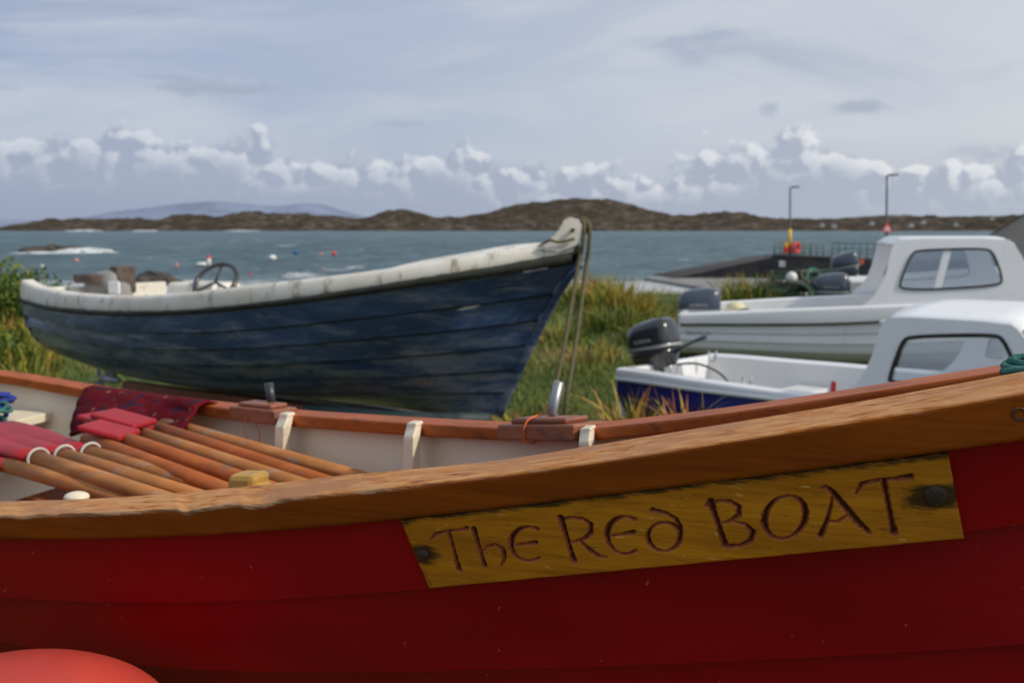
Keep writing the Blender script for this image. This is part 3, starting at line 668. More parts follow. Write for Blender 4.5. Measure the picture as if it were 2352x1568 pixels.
    for sg in(-1,1):
        w=H.xy(.4,H.hb(.4)-.05,sg)+Vector((0,0,zk-.1)); torus('tyre_%d'%sg,w,H.d,(0,0,1),.14,.06,m_rub,bt); tube('hub_%d'%sg,[w-H.n*.05,w+H.n*.05],.1,m_metal,bt,16)
        tube('rail_%d'%sg,[H.xy(.05,.3,sg)+Vector((0,0,zk-.04)),H.xy(.8,.2,sg)+Vector((0,0,zk-.04)),H.xy(1.1,0,1)+Vector((0,0,zk-.04))],.03,m_metal,bt)
    tube('axle',[H.xy(.4,H.hb(.4)-.05,-1)+Vector((0,0,zk-.1)),H.xy(.4,H.hb(.4)-.05,1)+Vector((0,0,zk-.1))],.03,m_metal,bt)
    if mull:
        for (ua,va,ub,vb,wd) in mull:
            pa,pb=l2(ua,va),l2(ub,vb); A=o+x*pa[0]+y*pa[1]; B=o+x*pb[0]+y*pb[1]
            obox('window_mullion',(A+B)/2,(B-A)/2,x*wd,y.cross(x)*.012,m_clean,e,.004)
    return e,zt,o,x,y
hbA=spl([(0,.80),(.3,.92),(.55,.90),(.78,.62),(.93,.25),(1,.02)])
HA=Hull((1.96,11.42),(7.0,10.10),hbA,spl([(0,.22),(.6,.16),(1,.3)]),.15,5.0)
m_seamw=M('grey_plank_seam',(.16,.17,.18),None,5,.7)
eA,ztA,oA,xA,yA=white_boat('white_cabin_cruiser',HA,spl([(1500,720),(1570,719),(1800,710),(2030,701),(2352,690),(2800,668),(3300,640)]),spl([(1500,745),(1570,745),(2000,740),(2200,726),(2352,712),(2800,690),(3300,665)]),m_rub,m_clean,.40,
   [(1965,712),(2005,684),(2032,640),(2050,562),(2066,548),(2312,548),(2332,560),(2400,692),(2404,712)],
   [(2066,668),(2069,640),(2094,582),(2112,574),(2262,570),(2282,580),(2302,638),(2296,656)],[3,4,5,6],.03,.45,5,seam=m_seamw,mull=[(2176,575,2152,664,.035)])
outboard('outboard_motor',P(1607,714,11.3),HA.d,(0,0,1),.98,m_cowl,m_cowl,'KORAVA')
p=HA.xy(.06,hbA(.06)+.0,-1); tp=P(1603,765,p.y-.05)
text('hull_lettering','SOLAN 16',tp,HA.d,(0,0,1),.055,m_dark,eA)
hbC=spl([(0,.60),(.3,.74),(.55,.74),(.8,.52),(.93,.22),(1,.02)])
HC=Hull((1.14,7.43),(3.95,4.72),hbC,spl([(0,.20),(.6,.15),(1,.3)]),.12,3.6)
eC,ztC,oC,xC,yC=white_boat('blue_hulled_cabin_boat',HC,spl([(1300,838),(1425,846),(1600,872),(1850,905),(2043,925),(2400,940),(2800,920),(3144,849),(3300,840)]),spl([(1300,862),(1425,870),(1600,894),(1850,924),(2043,952),(2400,968),(2800,955),(3144,900),(3300,890)]),m_clean,m_navy,.42,
   [(1890,935),(1960,892),(1998,838),(2026,742),(2044,726),(2318,742),(2345,760),(2440,900),(2440,945)],
   [(2044,882),(2050,852),(2074,786),(2092,772),(2286,768),(2308,780),(2345,866),(2336,886)],[3,4,5,6],.07,.30,4,lean=.14)
outboard('outboard_motor',P(1503,800,7.35),HC.d,(-.16,.14,1.0),.80,m_cowl2,m_cowl2,'KORAVA')
for k,(u,v) in enumerate([(1636,820),(1715,882)]):
    a=P(u,v,6.9 if k else 7.6); tube('rowlock_%d'%k,[a+Vector((-.03,0,.05)),a+Vector((-.02,0,-.02)),a+Vector((0,0,-.03)),a+Vector((.02,0,-.02)),a+Vector((.03,0,.05))],.007,m_metal,eC)
tube('fuel_hose',curvept([P(1540,838,7.3),P(1600,835,7.1),P(1650,855,6.95),P(1680,885,6.9)],20),.008,m_dark,eC)
obox('red_fire_bottle',P(1914,892,5.95),(.015,0,0),(0,.015,0),(0,0,.045),m_redsign,eC,.012)
hbD=spl([(0,.6),(.4,.75),(.8,.5),(1,.02)])
HD=Hull((4.8,14.6),(8.6,13.6),hbD,spl([(0,.35),(1,.4)]),.12)
eD=empty('open_dinghy',(6,14,.6))
vD=spl([(1800,650),(2000,645),(2400,620),(3000,600)])
zD=lambda t,sg:(lambda p: zat(p.x,p.y,vD))(HD.xy(t,HD.hb(t),-1))
build_hull(HD,eD,m_clean,30,4,.014,zD)
for sg in(-1,1):
    R=lambda ins,dz:[(lambda p:(setattr(p,'z',zD(t,sg)+dz),p)[1])(HD.xy(t,max(HD.hb(t)-ins,.004),sg)) for t in np.linspace(0,1,30)]
    strips('rail_%d'%sg,[[R(-.02,-.03),R(-.02,.01),R(.06,.015),R(.08,-.1)]],m_white,eD)
obox('foredeck_cover',HD.xy(.42,0,1)+Vector((0,0,.89)),HD.d*.95,HD.n*.5,(0,0,.03),m_white,eD,.03)
outboard('outboard_motor',P(1908,672,14.2),HD.d,(0,0,1),1.05,m_cowl,m_cowl,'KORAVA')
outboard('outboard_motor',P(1942,614,17),HD.d,(-.2,0,1),.95,m_cowl,m_cowl)
# ================================================================== TERRAIN
def hn(x,y):
    return .08*math.sin(x*1.3+y*.7)+.06*math.sin(x*2.9-y*1.9)+.04*math.sin(x*5.1+y*4.3)
def gz(x,y):
    b=.5*sm(8.5,14,y)*(1-.75*sm(1.3,2.3,x)*(1-sm(12.5,15,y)))
    b+=hn(x,y)*.6*sm(7,10,y)
    b+= .12*math.exp(-((x-1.2)/.9)**2-((y-13)/2.2)**2)
    return b*(1-sm(16,24,y))-2.4*sm(17,48,y)-.02
xs=list(np.linspace(-120,-14,20))+list(np.linspace(-12,16,150))+list(np.linspace(18,160,26)); ys=list(np.linspace(-30,6,14))+list(np.linspace(6.5,20,90))+list(np.linspace(21,70,40))
rows=[[Vector((x,y,gz(x,y)+ (2.2*sm(20,60,x)*sm(20,40,y) ))) for x in xs] for y in ys]
def ground_mat():
    m,nt,b=new_mat('grass_and_shingle')
    v=coords(nt); n=noise(nt,v,3,6,.7); g=ramp(nt,n,[(.3,(.03,.045,.010)),(.5,(.08,.105,.02)),(.7,(.15,.125,.045))])
    n2=noise(nt,v,14,5,.7); sh=ramp(nt,n2,[(.35,(.12,.10,.08)),(.65,(.28,.25,.20))])
    tc=nt.nodes.new('ShaderNodeTexCoord'); s=nt.nodes.new('ShaderNodeSeparateXYZ'); nt.links.new(tc.outputs['Object'],s.inputs[0])
    f=mrange(nt,s.outputs[1],19,23); cc=mixc(nt,f,g,sh); nt.links.new(cc,b.inputs['Base Color']); inp(b,'Roughness',.95); bump(nt,b,n2,.8,.04); return m
strips('ground',[rows],ground_mat(),None)
def sea_mat():
    m,nt,b=new_mat('sea_water')
    tc=nt.nodes.new('ShaderNodeTexCoord'); s=nt.nodes.new('ShaderNodeSeparateXYZ'); nt.links.new(tc.outputs['Object'],s.inputs[0])
    n=noise(nt,coords(nt,(.30,.12,1)),1.0,9,.72); n2=noise(nt,coords(nt,(.9,.35,1)),1.,5,.65); n3=noise(nt,coords(nt,(.012,.006,1)),1.,5,.65); n4=noise(nt,coords(nt,(.06,.02,1)),1.,6,.7)
    c=ramp(nt,n,[(.40,(.022,.065,.085)),(.5,(.065,.135,.155)),(.60,(.16,.25,.27))]); c=mixc(nt,mrange(nt,n3,.42,.62,0,.45),c,(.12,.195,.215))
    c=mixc(nt,mrange(nt,n4,.5,.62,0,.5),c,(.030,.070,.088))
    c=mixc(nt,mrange(nt,n2,.5,.62,0,.6),c,(.018,.050,.062))
    far=mrange(nt,s.outputs[1],120,1200); c=mixc(nt,mth(nt,'MULTIPLY',far,.35),c,(.12,.18,.205))  # distance haze mixed into the water colour, paler far out
    w=noise(nt,coords(nt,(.16,.05,1)),1.,8,.74); wf=mrange(nt,w,.63,.67,0,.9); c=mixc(nt,wf,c,(.74,.77,.78))
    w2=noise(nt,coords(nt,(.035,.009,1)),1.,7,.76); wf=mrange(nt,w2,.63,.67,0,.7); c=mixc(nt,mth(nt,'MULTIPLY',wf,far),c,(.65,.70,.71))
    sn=noise(nt,coords(nt,(.3,.5,1)),.6,7,.75); near=mrange(nt,s.outputs[1],80,50)
    sf=mrange(nt,mth(nt,'ADD',sn,mth(nt,'MULTIPLY',near,.26)),.62,.70); c=mixc(nt,mth(nt,'MULTIPLY',sf,near),c,(.75,.78,.78))
    nt.links.new(c,b.inputs['Base Color']); inp(b,'Roughness',.45); inp(b,'Specular IOR Level',.18)
    h=mth(nt,'ADD',mth(nt,'MULTIPLY',n,2.0),mth(nt,'MULTIPLY',n2,.5)); bump(nt,b,h,1.0,.8); return m
sx=[-30000,-6000,-1500,-400,-100,0,100,400,1500,6000,30000]; sy=[30,60,120,300,900,3000,9000,30000]
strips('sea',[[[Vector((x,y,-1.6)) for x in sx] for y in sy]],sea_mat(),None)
def hill_mat(name,c1,c2,c3,sc,bd=12):
    m,nt,b=new_mat(name); v=coords(nt,(1,1,2.2)); n=noise(nt,v,sc,10,.78); c=ramp(nt,n,[(.38,c1),(.5,c2),(.58,c3)])
    n2=noise(nt,coords(nt,(1,1,3)),sc*.35,5,.6); c=mixc(nt,mrange(nt,n2,.45,.6,0,.6),c,tuple(x*.7 for x in c2))
    nt.links.new(c,b.inputs['Base Color']); inp(b,'Roughness',1); inp(b,'Specular IOR Level',0); bump(nt,b,n,1.0,bd); return m
def hills(name,prof,Y,mat,depth,rough,seed,un=(-900,3300),nx=700,nr=26):
    f=spl(prof); rows=[]; U=np.linspace(un[0],un[1],nx); sc=1500/Y
    for j in range(nr):
        t=j/(nr-1); row=[]
        for u in U:
            k=(u-CU)/F; x=k*Y; top=(HZ-f(u))/F*Y+EYE; yy=Y+depth*(t-.5)
            nz=(mnz.ridged_multi_fractal(Vector((x*sc*.012,yy*sc*.012,seed)),.9,2.1,7,1.0,2.0)-1.1)*5.0+mnz.fractal(Vector((x*sc*.05,yy*sc*.05,seed)),.8,2,5)*3
            sh=sm(0,.07,t)*.28+.72*sm(0,.6,t) if t<.6 else 1-sm(.8,1,t)
            row.append(Vector((x,yy,-3+(top+3)*sh+nz*rough/sc*min(1,t*12)*min(1,max(0,(top+2)*sc/14))*(1 if t<.9 else 0))))
        rows.append(row)
    strips(name,[rows],mat,None)
hm=hill_mat('heath_and_granite',(.060,.054,.044),(.115,.097,.072),(.22,.175,.15),.06)
hills('island_hills',[(-900,515),(-300,522),(0,524),(60,519),(100,509),(200,505),(300,507),(400,499),(440,496),(510,501),(550,488),(600,493),(700,496),(850,500),(890,488),(960,491),(1010,501),(1080,500),(1130,488),(1180,475),(1270,466),(1350,461),(1420,465),(1480,482),(1580,499),(1690,490),(1760,500),(1850,509),(1960,505),(2100,501),(2200,501),(2352,501),(2700,480),(3300,490)],1500,hm,260,1.0,4)
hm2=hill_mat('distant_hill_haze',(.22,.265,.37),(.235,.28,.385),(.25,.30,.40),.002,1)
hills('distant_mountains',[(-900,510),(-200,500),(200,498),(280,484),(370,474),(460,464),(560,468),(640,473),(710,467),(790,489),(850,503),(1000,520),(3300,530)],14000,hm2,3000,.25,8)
hm3=hill_mat('mid_hill',(.12,.12,.10),(.15,.15,.12),(.2,.19,.16),.02)
hills('headland',[(-900,540),(1400,540),(1560,520),(1700,508),(1900,503),(2050,497),(2200,500),(2352,496),(2700,470),(3300,480)],2300,hm3,300,.6,9)
hv=empty('shore_cottages',(900,1330,0))
for k,(u,v) in enumerate([(1888,518),(1915,521),(2002,515),(2092,519),(2120,512),(2195,517),(2278,503)]):
    c=P(u,v,1345)
    hw=random.uniform(2.2,3.8); obox('cottage_wall_%d'%k,c,(hw,0,0),(0,3,0),(0,0,1.3),m_harl,hv,0)
    a=c+Vector((0,0,1.3)); h2=hw+.3; mesh('cottage_roof_%d'%k,[a+Vector((-h2,-3.2,0)),a+Vector((h2,-3.2,0)),a+Vector((h2,0,2.2)),a+Vector((-h2,0,2.2)),a+Vector((h2,3.2,0)),a+Vector((-h2,3.2,0))],[(0,1,2,3),(3,2,4,5)],m_roof,hv,False)
def rock(name,c,r,seed,mat=None):
    random.seed(seed); ph=[random.uniform(0,6) for _ in range(6)]; rows=[]
    for i in range(15):
        a=-.2+(math.pi/2+.2)*i/14; row=[]
        for j in range(40):
            b=2*math.pi*j/40; k=1+.25*math.sin(3*b+ph[0])+.18*math.sin(7*b+ph[1]+a*3)+.12*math.sin(13*b+ph[2]+a*7)
            row.append(Vector((c[0]+r[0]*math.cos(a)*math.cos(b)*k,c[1]+r[1]*math.cos(a)*math.sin(b)*k,c[2]+r[2]*math.sin(a)*(k*.6+.4+.2*math.sin(5*b+a*5+ph[3])))))
        rows.append(row)
    return strips(name,[rows],mat or m_rock,None,closed=True)
rock('sea_rock',(P(350,662,58).x,58,-1.7),(1.2,1.2,.65),1); rock('sea_rock',(P(385,664,57).x,57,-1.7),(.9,1,.4),2)
rock('sea_rock',(P(128,580,140).x,140,-1.75),(4.2,3,.9),3); rock('sea_rock',(P(90,580,141).x,141,-1.7),(2.,2,.65),5)
foam=M('sea_foam',(.8,.82,.82),(.6,.66,.68),2,.8,bmp=.8,bscale=3,bdist=.2)
rock('sea_foam',(P(215,580,138).x,137,-1.66),(3.6,1.2,.55),6,foam); rock('sea_foam',(P(110,583,134).x,134,-1.66),(4.6,.7,.2),7,foam); rock('sea_foam',(P(350,668,55.6).x,55.6,-1.68),(2,.4,.15),8,foam)
for k,(u,y,w_,h_) in enumerate([(195,1230,18,1.2),(330,1240,14,1.0),(560,1250,20,.8)]):
    rock('sea_foam',(P(u,528,y).x,y,-1.6),(w_,4,h_),20+k,foam)
def buoy(u,v,w,h,mat):
    p=PZ(u,v+h/2,-1.6); s=p.y/F; ellipsoid('mooring_buoy',(p.x,p.y,-1.6+h*s*.4),(w/2*s,w/2*s,h/2*s),mat,None,14,8)
m_buow=M('white_buoy',(.8,.8,.75),None,3,.4); m_buob=M('blue_buoy',(.02,.12,.32),None,3,.4); m_buor=M('red_buoy',(.75,.06,.04),None,3,.4); m_buop=M('pink_buoy',(.75,.3,.22),None,3,.4)
buoy(626,591,18,14,m_buow); buoy(681,580,17,9,m_buob); buoy(767,581,10,10,m_buor); buoy(737,583,9,7,m_buop); buoy(406,608,9,9,m_buop); buoy(175,597,11,8,m_buop); buoy(97,610,7,6,m_buow); buoy(465,606,32,10,m_buow); buoy(575,630,7,6,m_buor);buoy(742,616,6,5,m_buop)
p=PZ(480,613,-1.6); db=empty('marker_buoy',p); s=p.y/F
tube('marker_body',[p,p+Vector((0,0,14*s)),p+Vector((0,0,24*s))],[6*s,5*s,3*s],m_buow,db); ellipsoid('marker_top',p+Vector((0,0,22*s)),(5*s,5*s,4*s),m_buor,db)
# ---------------------------------------------------------------- PIER
pr=empty('stone_pier',(28,60,-.5))
def prism(name,top,zb,mat,parent):
    n=len(top); v=[Vector(p) for p in top]+[Vector((p[0],p[1],zb)) for p in top]
    return mesh(name,v,[tuple(range(n))]+[(i,n+i,n+(i+1)%n,(i+1)%n) for i in range(n)],mat,parent,False)
a=P(1775,589,60); b=P(1905,597,57); c=P(2060,608,52)
zd=-.08
prism('pier_head',[(a.x,60,zd),(b.x,57,zd-.06),(c.x,52,zd-.12),(60,46,zd-.1),(60,56,zd-.1),(c.x+2,60,zd-.1),(b.x,65,zd),(a.x+1,66,zd)],-3,m_conc,pr)
sE=P(1560,641,66)
prism('slipway',[(a.x+.01,60.2,zd-.02),(a.x+.5,65.9,zd-.02),(sE.x-1,71,-1.55),(sE.x,66,-1.5)],-3,m_conc,pr)
sA=PZ(1480,640,-1.5); sB=PZ(1640,662,-1.45)
prism('lower_slip',[(sA.x,sA.y,-1.45),(sB.x,sB.y-3,-1.4),(P(1850,664,50).x,50,-1.2),(P(1850,650,56).x,56,-1.1)],-3,m_conl,pr)
tube('pier_kerb',[(a.x,60,zd+.1),(b.x,57,zd+.04),(c.x,52,zd-.02),(60,46,zd)],.12,m_conc,pr,4)
rl=empty('pier_railing',(27,62,0))
def rails(pa,pb,n,h):
    pa,pb=Vector(pa),Vector(pb)
    for i in range(n+1):
        p=pa.lerp(pb,i/n); tube('rail_post_%d'%i,[p,p+Vector((0,0,h))],.03,m_rail,rl,6)
    for k in(.35,.68,1): tube('rail_bar_%d'%int(k*100),[pa+Vector((0,0,h*k)),pb+Vector((0,0,h*k))],.02,m_rail,rl,6)
rails((P(1778,590,61).x,61,zd),(P(1890,592,61).x,61,zd),8,.78); rails((P(1910,600,58).x,58,zd),(P(2060,600,54).x,54,zd),9,.85); rails((P(1778,590,61).x,61,zd),(P(1860,590,66).x,66,zd),4,.78)
ws=P(1797,606,59.2); ns_=empty('notice_sign',ws); obox('notice_plate',ws,(.18,0,0),(0,.02,0),(0,0,.18),m_whitep,ns_,.01); tube('notice_bracket',[ws+Vector((0,.05,-.1)),ws+Vector((0,.9,-.1))],.03,m_post,ns_)
def lamp(u,vb,vt,Y,name='street_lamp'):
    p=P(u,vb,Y); t=P(u+1,vt,Y); e=empty(name,p)
    tube('lamp_pole',[p,p.lerp(t,.35),p.lerp(t,.36),t],[.085,.08,.06,.045],m_post,e,10)
    tube('lamp_arm',[t,t+Vector((.12,0,.06)),t+Vector((.3,0,.07))],.04,m_post,e)
    obox('lamp_head',t+Vector((.36,0,.06)),(.17,0,.02),(0,.08,0),(0,0,.045),m_post,e,.02); return e,p,t
e1_,pL,tL=lamp(1814,594,432,60)
tube('yellow_band',[pL.lerp(tL,.18),pL.lerp(tL,.42)],.10,m_yellow,e1_)
obox('warning_box',P(1806,570,59.8),(.13,0,0),(0,.1,0),(0,0,.28),m_redsign,e1_,.03); obox('yellow_tag',P(1806,562,59.6),(.1,0,0),(0,.05,0),(0,0,.12),m_yellow,e1_,.01)
lb=empty('lifebuoy',P(1829,569,60)); c=P(1829,569,60); torus('ring',c,(1,.8,0),(0,0,1),.27,.09,m_redsign,lb); tube('lifebuoy_post',[c+Vector((0,.15,-.5)),c+Vector((0,.15,.3))],.04,m_post,lb)
e2_,pL,tL=lamp(2036,612,405,50)
wsn=empty('warning_sign',P(2038,520,49.9)); c=P(2038,523,49.9)
tri=[c+Vector((-.27,0,-.2)),c+Vector((.27,0,-.2)),c+Vector((0,0,.27))]; mesh('sign_triangle',tri+[q+Vector((0,.02,0)) for q in tri],[(0,1,2),(3,5,4),(0,3,4,1),(1,4,5,2),(2,5,3,0)],m_redsign,wsn,False)
tri2=[c+Vector((-.15,-.006,-.135)),c+Vector((.15,-.006,-.135)),c+Vector((0,-.006,.13))]; mesh('sign_face',tri2,[(0,1,2)],m_whitep,wsn,False)
tube('sign_figure',[c+Vector((0,-.012,.05)),c+Vector((0,-.012,-.09))],.02,m_dark,wsn)
for k in range(4):
    q=P(1955+8*k,604-3*(k%2),50.5); ellipsoid('pot_buoy',q,(.12,.12,.14),[m_redsign,m_orange,m_dark,m_orange][k],None,12,8)
sh=empty('boat_shed',(17,30,0)); a=P(2258,548,29); zr=P(2410,455,29).z; zlo=a.z; x0=a.x; xr=P(2410,455,29).x; dx=4.6
mesh('shed_roof',[(x0,29,zlo),(xr,29,zr),(xr+dx,38,zr),(x0+dx,38,zlo),(2*xr-x0,29,zlo),(2*xr-x0+dx,38,zlo)],[(0,1,2,3),(1,4,5,2)],m_roof,sh,False)
mesh('shed_walls',[(x0+.3,29.1,-1),(2*xr-x0-.3,29.1,-1),(2*xr-x0-.3,29.1,zlo+.1),(xr,29.1,zr-.08),(x0+.3,29.1,zlo+.1),(x0+.3+dx,37.7,-1),(x0+.3+dx,37.7,zlo+.1),(2*xr-x0-.3+dx,37.7,-1),(2*xr-x0-.3+dx,37.7,zlo+.1)],[(0,1,2,3,4),(0,4,6,5),(1,7,8,2)],m_roof,sh,False)
def creel(loc,rot,nm='lobster_creel'):
    e=empty(nm,loc); R=Matrix.Rotation(rot,3,'Z'); L=.32; r=.2
    for x in(-L,0,L):
        tube('hoop_%d'%int(x*100),[Vector(loc)+R@Vector((x,math.cos(a)*r,math.sin(a)*r*1.3)) for a in np.linspace(0,math.pi,12)],.016,m_net,e)
    for a in np.linspace(0,math.pi,6): tube('slat_%d'%int(a*100),[Vector(loc)+R@Vector((-L,math.cos(a)*r,math.sin(a)*r*1.3)),Vector(loc)+R@Vector((L,math.cos(a)*r,math.sin(a)*r*1.3))],.010,m_net,e,5)
    for k in range(14):
        x=-L+2*L*k/13
        tube('mesh_%d'%k,[Vector(loc)+R@Vector((x+.08*math.sin(a*9),math.cos(a)*r*.98,math.sin(a)*r*1.28)) for a in np.linspace(0,math.pi,16)],.005,m_ropeg if k%2 else m_net,e,4)
for k,(u,v,y,r) in enumerate([(1800,693,14.5,.2),(1855,693,14.3,.9),(1825,664,14.6,-.3),(1870,660,14.8,.4),(1740,705,14.8,.6)]):
    creel(tuple(P(u,v,y)),r)
for k in range(8):
    c=P(1850+random.uniform(-30,20),632+random.uniform(-5,14),14.5); torus('rope_coil' ,c,(1,random.random(),0),(0,.6,random.uniform(.3,.8)),.12,.02,[m_rope,m_ropeg,m_ropew][k%3],None,20)
ellipsoid('fishing_float',P(1818,637,14.4),(.08,.08,.08),m_buow,None); ellipsoid('fishing_float',P(1690,706,11.9),(.11,.11,.07),M('cream_float',(.7,.65,.4),None,4,.5),None)
# ---------------------------------------------------------------- vegetation
def leafmat(name,stops):
    m,nt,b=new_mat(name)
    c=ramp(nt,attr(nt,'tint'),stops); nt.links.new(c,b.inputs['Base Color']); inp(b,'Roughness',.6)
    inp(b,'Specular IOR Level',.25); return m
def blades(name,root,h,w,ang,lean,tint,mat,parent=None,seg=4):
    n=len(root); t=np.linspace(0,1,seg+1)
    dx=np.cos(ang)[:,None]; dy=np.sin(ang)[:,None]; tt=t[None,:]
    off=lean[:,None]*h[:,None]*tt**2; z=h[:,None]*(tt-.35*lean[:,None]*tt**2.5)
    cx=root[:,0:1]+dx*off; cy=root[:,1:2]+dy*off; cz=root[:,2:3]+z
    ww=w[:,None]*(1-tt**2.2)*.5+.0004
    fa=rng.uniform(0,6.28,n)[:,None]; px,py=np.cos(fa),np.sin(fa)
    L=np.stack([cx-px*ww,cy-py*ww,cz],-1); R=np.stack([cx+px*ww,cy+py*ww,cz],-1)
    V=np.stack([L,R],2).reshape(-1,3); base=(np.arange(n)*(seg+1)*2)[:,None]; k=np.arange(seg)[None,:]*2
    Fq=np.stack([base+k,base+k+1,base+k+3,base+k+2],-1).reshape(-1,4)
    me=bpy.data.meshes.new(name); me.vertices.add(len(V)); me.vertices.foreach_set('co',V.astype(np.float32).ravel())
    me.loops.add(Fq.size); me.loops.foreach_set('vertex_index',Fq.astype(np.int32).ravel()); me.polygons.add(len(Fq))
    me.polygons.foreach_set('loop_start',(np.arange(len(Fq))*4).astype(np.int32)); me.update(calc_edges=True)
    a=me.attributes.new('tint','FLOAT','POINT'); a.data.foreach_set('value',np.clip(np.repeat(tint,(seg+1)*2)+np.tile(np.repeat(t*.15,2),n),0,1).astype(np.float32))
    me.materials.append(mat); return link(bpy.data.objects.new(name,me),parent)
gm=leafmat('grass_blades',[(0,(.035,.065,.010)),(.4,(.105,.165,.025)),(.65,(.21,.23,.05)),(.85,(.36,.29,.13)),(1,(.46,.36,.22))])
def scatter(n,xr,yr):
    x=rng.uniform(*xr,n); y=rng.uniform(*yr,n)
    z=np.array([gz(a,b) for a,b in zip(x,y)]); return np.stack([x,y,z-.01],-1)
R=np.vstack([scatter(46000,(-.8,3.2),(7,15)),scatter(15000,(-7.5,-3.4),(8.6,15)),scatter(9000,(-.5,9),(14.5,18)),scatter(6000,(-9,-3),(14,18)),scatter(5000,(2.5,9),(8,14))])
n=len(R); pn=np.array([mnz.noise(Vector((a*1.1,b*1.1,0)))*2+mnz.noise(Vector((a*3,b*3,4))) for a,b in R[:,:2]])
blades('grass',R,rng.uniform(.04,.12,n)*(1+.7*np.clip(pn,-.8,1.5)),rng.uniform(.005,.011,n),rng.uniform(0,6.28,n),rng.uniform(.1,.9,n),np.clip(.34+.30*pn+rng.normal(0,.16,n),0,1),gm,None,3)
cm=leafmat('montbretia_leaves',[(0,(.035,.07,.012)),(.4,(.12,.18,.025)),(.65,(.36,.32,.04)),(.85,(.50,.25,.06)),(1,(.30,.10,.04))])
def clump(name,cx,cy,n,rad,h,tm,zo=0,w=.018):
    r=rad*np.sqrt(rng.random(n)); a=rng.uniform(0,6.28,n); x=cx+r*np.cos(a); y=cy+r*np.sin(a)
    z=np.array([gz(p,q) for p,q in zip(x,y)])+zo
    blades(name,np.stack([x,y,z],-1),rng.uniform(.45,1.2,n)*h,rng.uniform(.6,1.2,n)*w,a+rng.normal(0,.7,n),rng.uniform(.1,.9,n),np.clip(rng.normal(tm,.24,n),0,1),cm,None,6)
for (u,y,nn,rad,h,tm) in [(1365,14.4,420,.5,.42,.45),(1425,13.5,520,.5,.50,.5),(1490,13.0,420,.45,.38,.5),(1545,12.6,260,.3,.36,.3),(1325,14.8,300,.5,.38,.5),(1410,12.2,260,.35,.32,.25),(1720,14.6,400,.5,.46,.3),(1760,15,250,.4,.46,.3),(1290,11.5,160,.3,.25,.2),(1500,11.4,220,.35,.25,.2),(1350,10.6,140,.3,.2,.6)]:
    clump('montbretia_plant',(u-CU)/F*y,y,nn,rad,h,tm)
for (u,v,y,nn,rad,h,tm) in [(1435,965,5.6,60,.12,.32,.68),(1475,968,5.5,35,.10,.27,.6),(1580,968,5.3,45,.14,.32,.8),(1180,965,7.6,120,.35,.22,.75),(1225,955,7.4,120,.3,.2,.5)]:
    q=P(u,v,y); clump('montbretia_plant',q.x,q.y,nn,rad,h,tm,zo=q.z-gz(q.x,q.y)-.12,w=.016)
def shrub(name,c,r,n,mat,tm=.12):
    d=rng.normal(0,1,(n,3)); d/=np.linalg.norm(d,axis=1)[:,None]; rr=rng.random(n)**.4
    p=np.array(c)+d*rr[:,None]*np.array(r)*(1+.3*np.sin(d[:,0:1]*9+d[:,2:3]*7))
    blades(name,p,rng.uniform(.04,.09,n),rng.uniform(.02,.045,n),rng.uniform(0,6.28,n),rng.uniform(.3,1.2,n),np.clip(rng.normal(tm,.14,n)+.15*d[:,2],0,1),mat,None,3)
shrub('coastal_shrub',(-6.2,12.4,.60),(.85,.7,.5),8000,cm,.1); shrub('coastal_shrub',(-5.3,10.6,.25),(.5,.5,.22),2500,cm,.1)
for (x,y) in [(-5.6,11.5),(-5.0,10.4),(-6.4,11.0),(-5.9,12.4),(-4.7,9.6)]: clump('montbretia_plant',x,y,260,.35,.35,.45)
# ================================================================== WORLD
SUN_EL=math.radians(38); sv=Vector((.74,-.30,0)).normalized(); to_sun=Vector((sv.x*math.cos(SUN_EL),sv.y*math.cos(SUN_EL),math.sin(SUN_EL)))
w=bpy.data.worlds.new('World'); scene.world=w; w.use_nodes=True; nt=w.node_tree; nt.nodes.clear()
out=nt.nodes.new('ShaderNodeOutputWorld'); bg=nt.nodes.new('ShaderNodeBackground'); bg.inputs[1].default_value=.108; nt.links.new(bg.outputs[0],out.inputs[0])
sky=nt.nodes.new('ShaderNodeTexSky'); sky.sky_type='NISHITA'; sky.sun_disc=False; sky.sun_elevation=SUN_EL; sky.sun_rotation=math.atan2(to_sun.x,to_sun.y); sky.air_density=1.0; sky.dust_density=1.5
tc=nt.nodes.new('ShaderNodeTexCoord'); sp=nt.nodes.new('ShaderNodeSeparateXYZ'); nt.links.new(tc.outputs['Generated'],sp.inputs[0])
X,Y_,Z_=sp.outputs
az=mth(nt,'ARCTAN2',X,Y_); rh=mth(nt,'SQRT',mth(nt,'ADD',mth(nt,'MULTIPLY',X,X),mth(nt,'MULTIPLY',Y_,Y_))); el=mth(nt,'DIVIDE',Z_,mth(nt,'MAXIMUM',rh,.05))
def comb(x,y,z=0.):
    c=nt.nodes.new('ShaderNodeCombineXYZ')
    for i,v in enumerate((x,y,z)):
        if isinstance(v,bpy.types.NodeSocket): nt.links.new(v,c.inputs[i])
        else: c.inputs[i].default_value=v
    return c.outputs[0]
lr=mrange(nt,mth(nt,'SUBTRACT',az,mth(nt,'MULTIPLY',el,.3)),-.6,.5,0,1,False)
hz=ramp(nt,lr,[(0,(2.85,3.6,5.4)),(.5,(4.4,4.95,6.1)),(1,(6.3,6.4,6.8))])
pv=comb(mth(nt,'ADD',mth(nt,'MULTIPLY',az,2.0),mth(nt,'MULTIPLY',el,-3.5)),mth(nt,'MULTIPLY',el,8)); wn=noise(nt,pv,1.3,6,.55,.8)
hz=mixc(nt,mrange(nt,wn,.38,.66,0,.6),hz,(6.1,6.35,6.8))
wn2=noise(nt,comb(mth(nt,'MULTIPLY',az,2.),mth(nt,'MULTIPLY',el,7),5.),1.6,5,.55,.8)
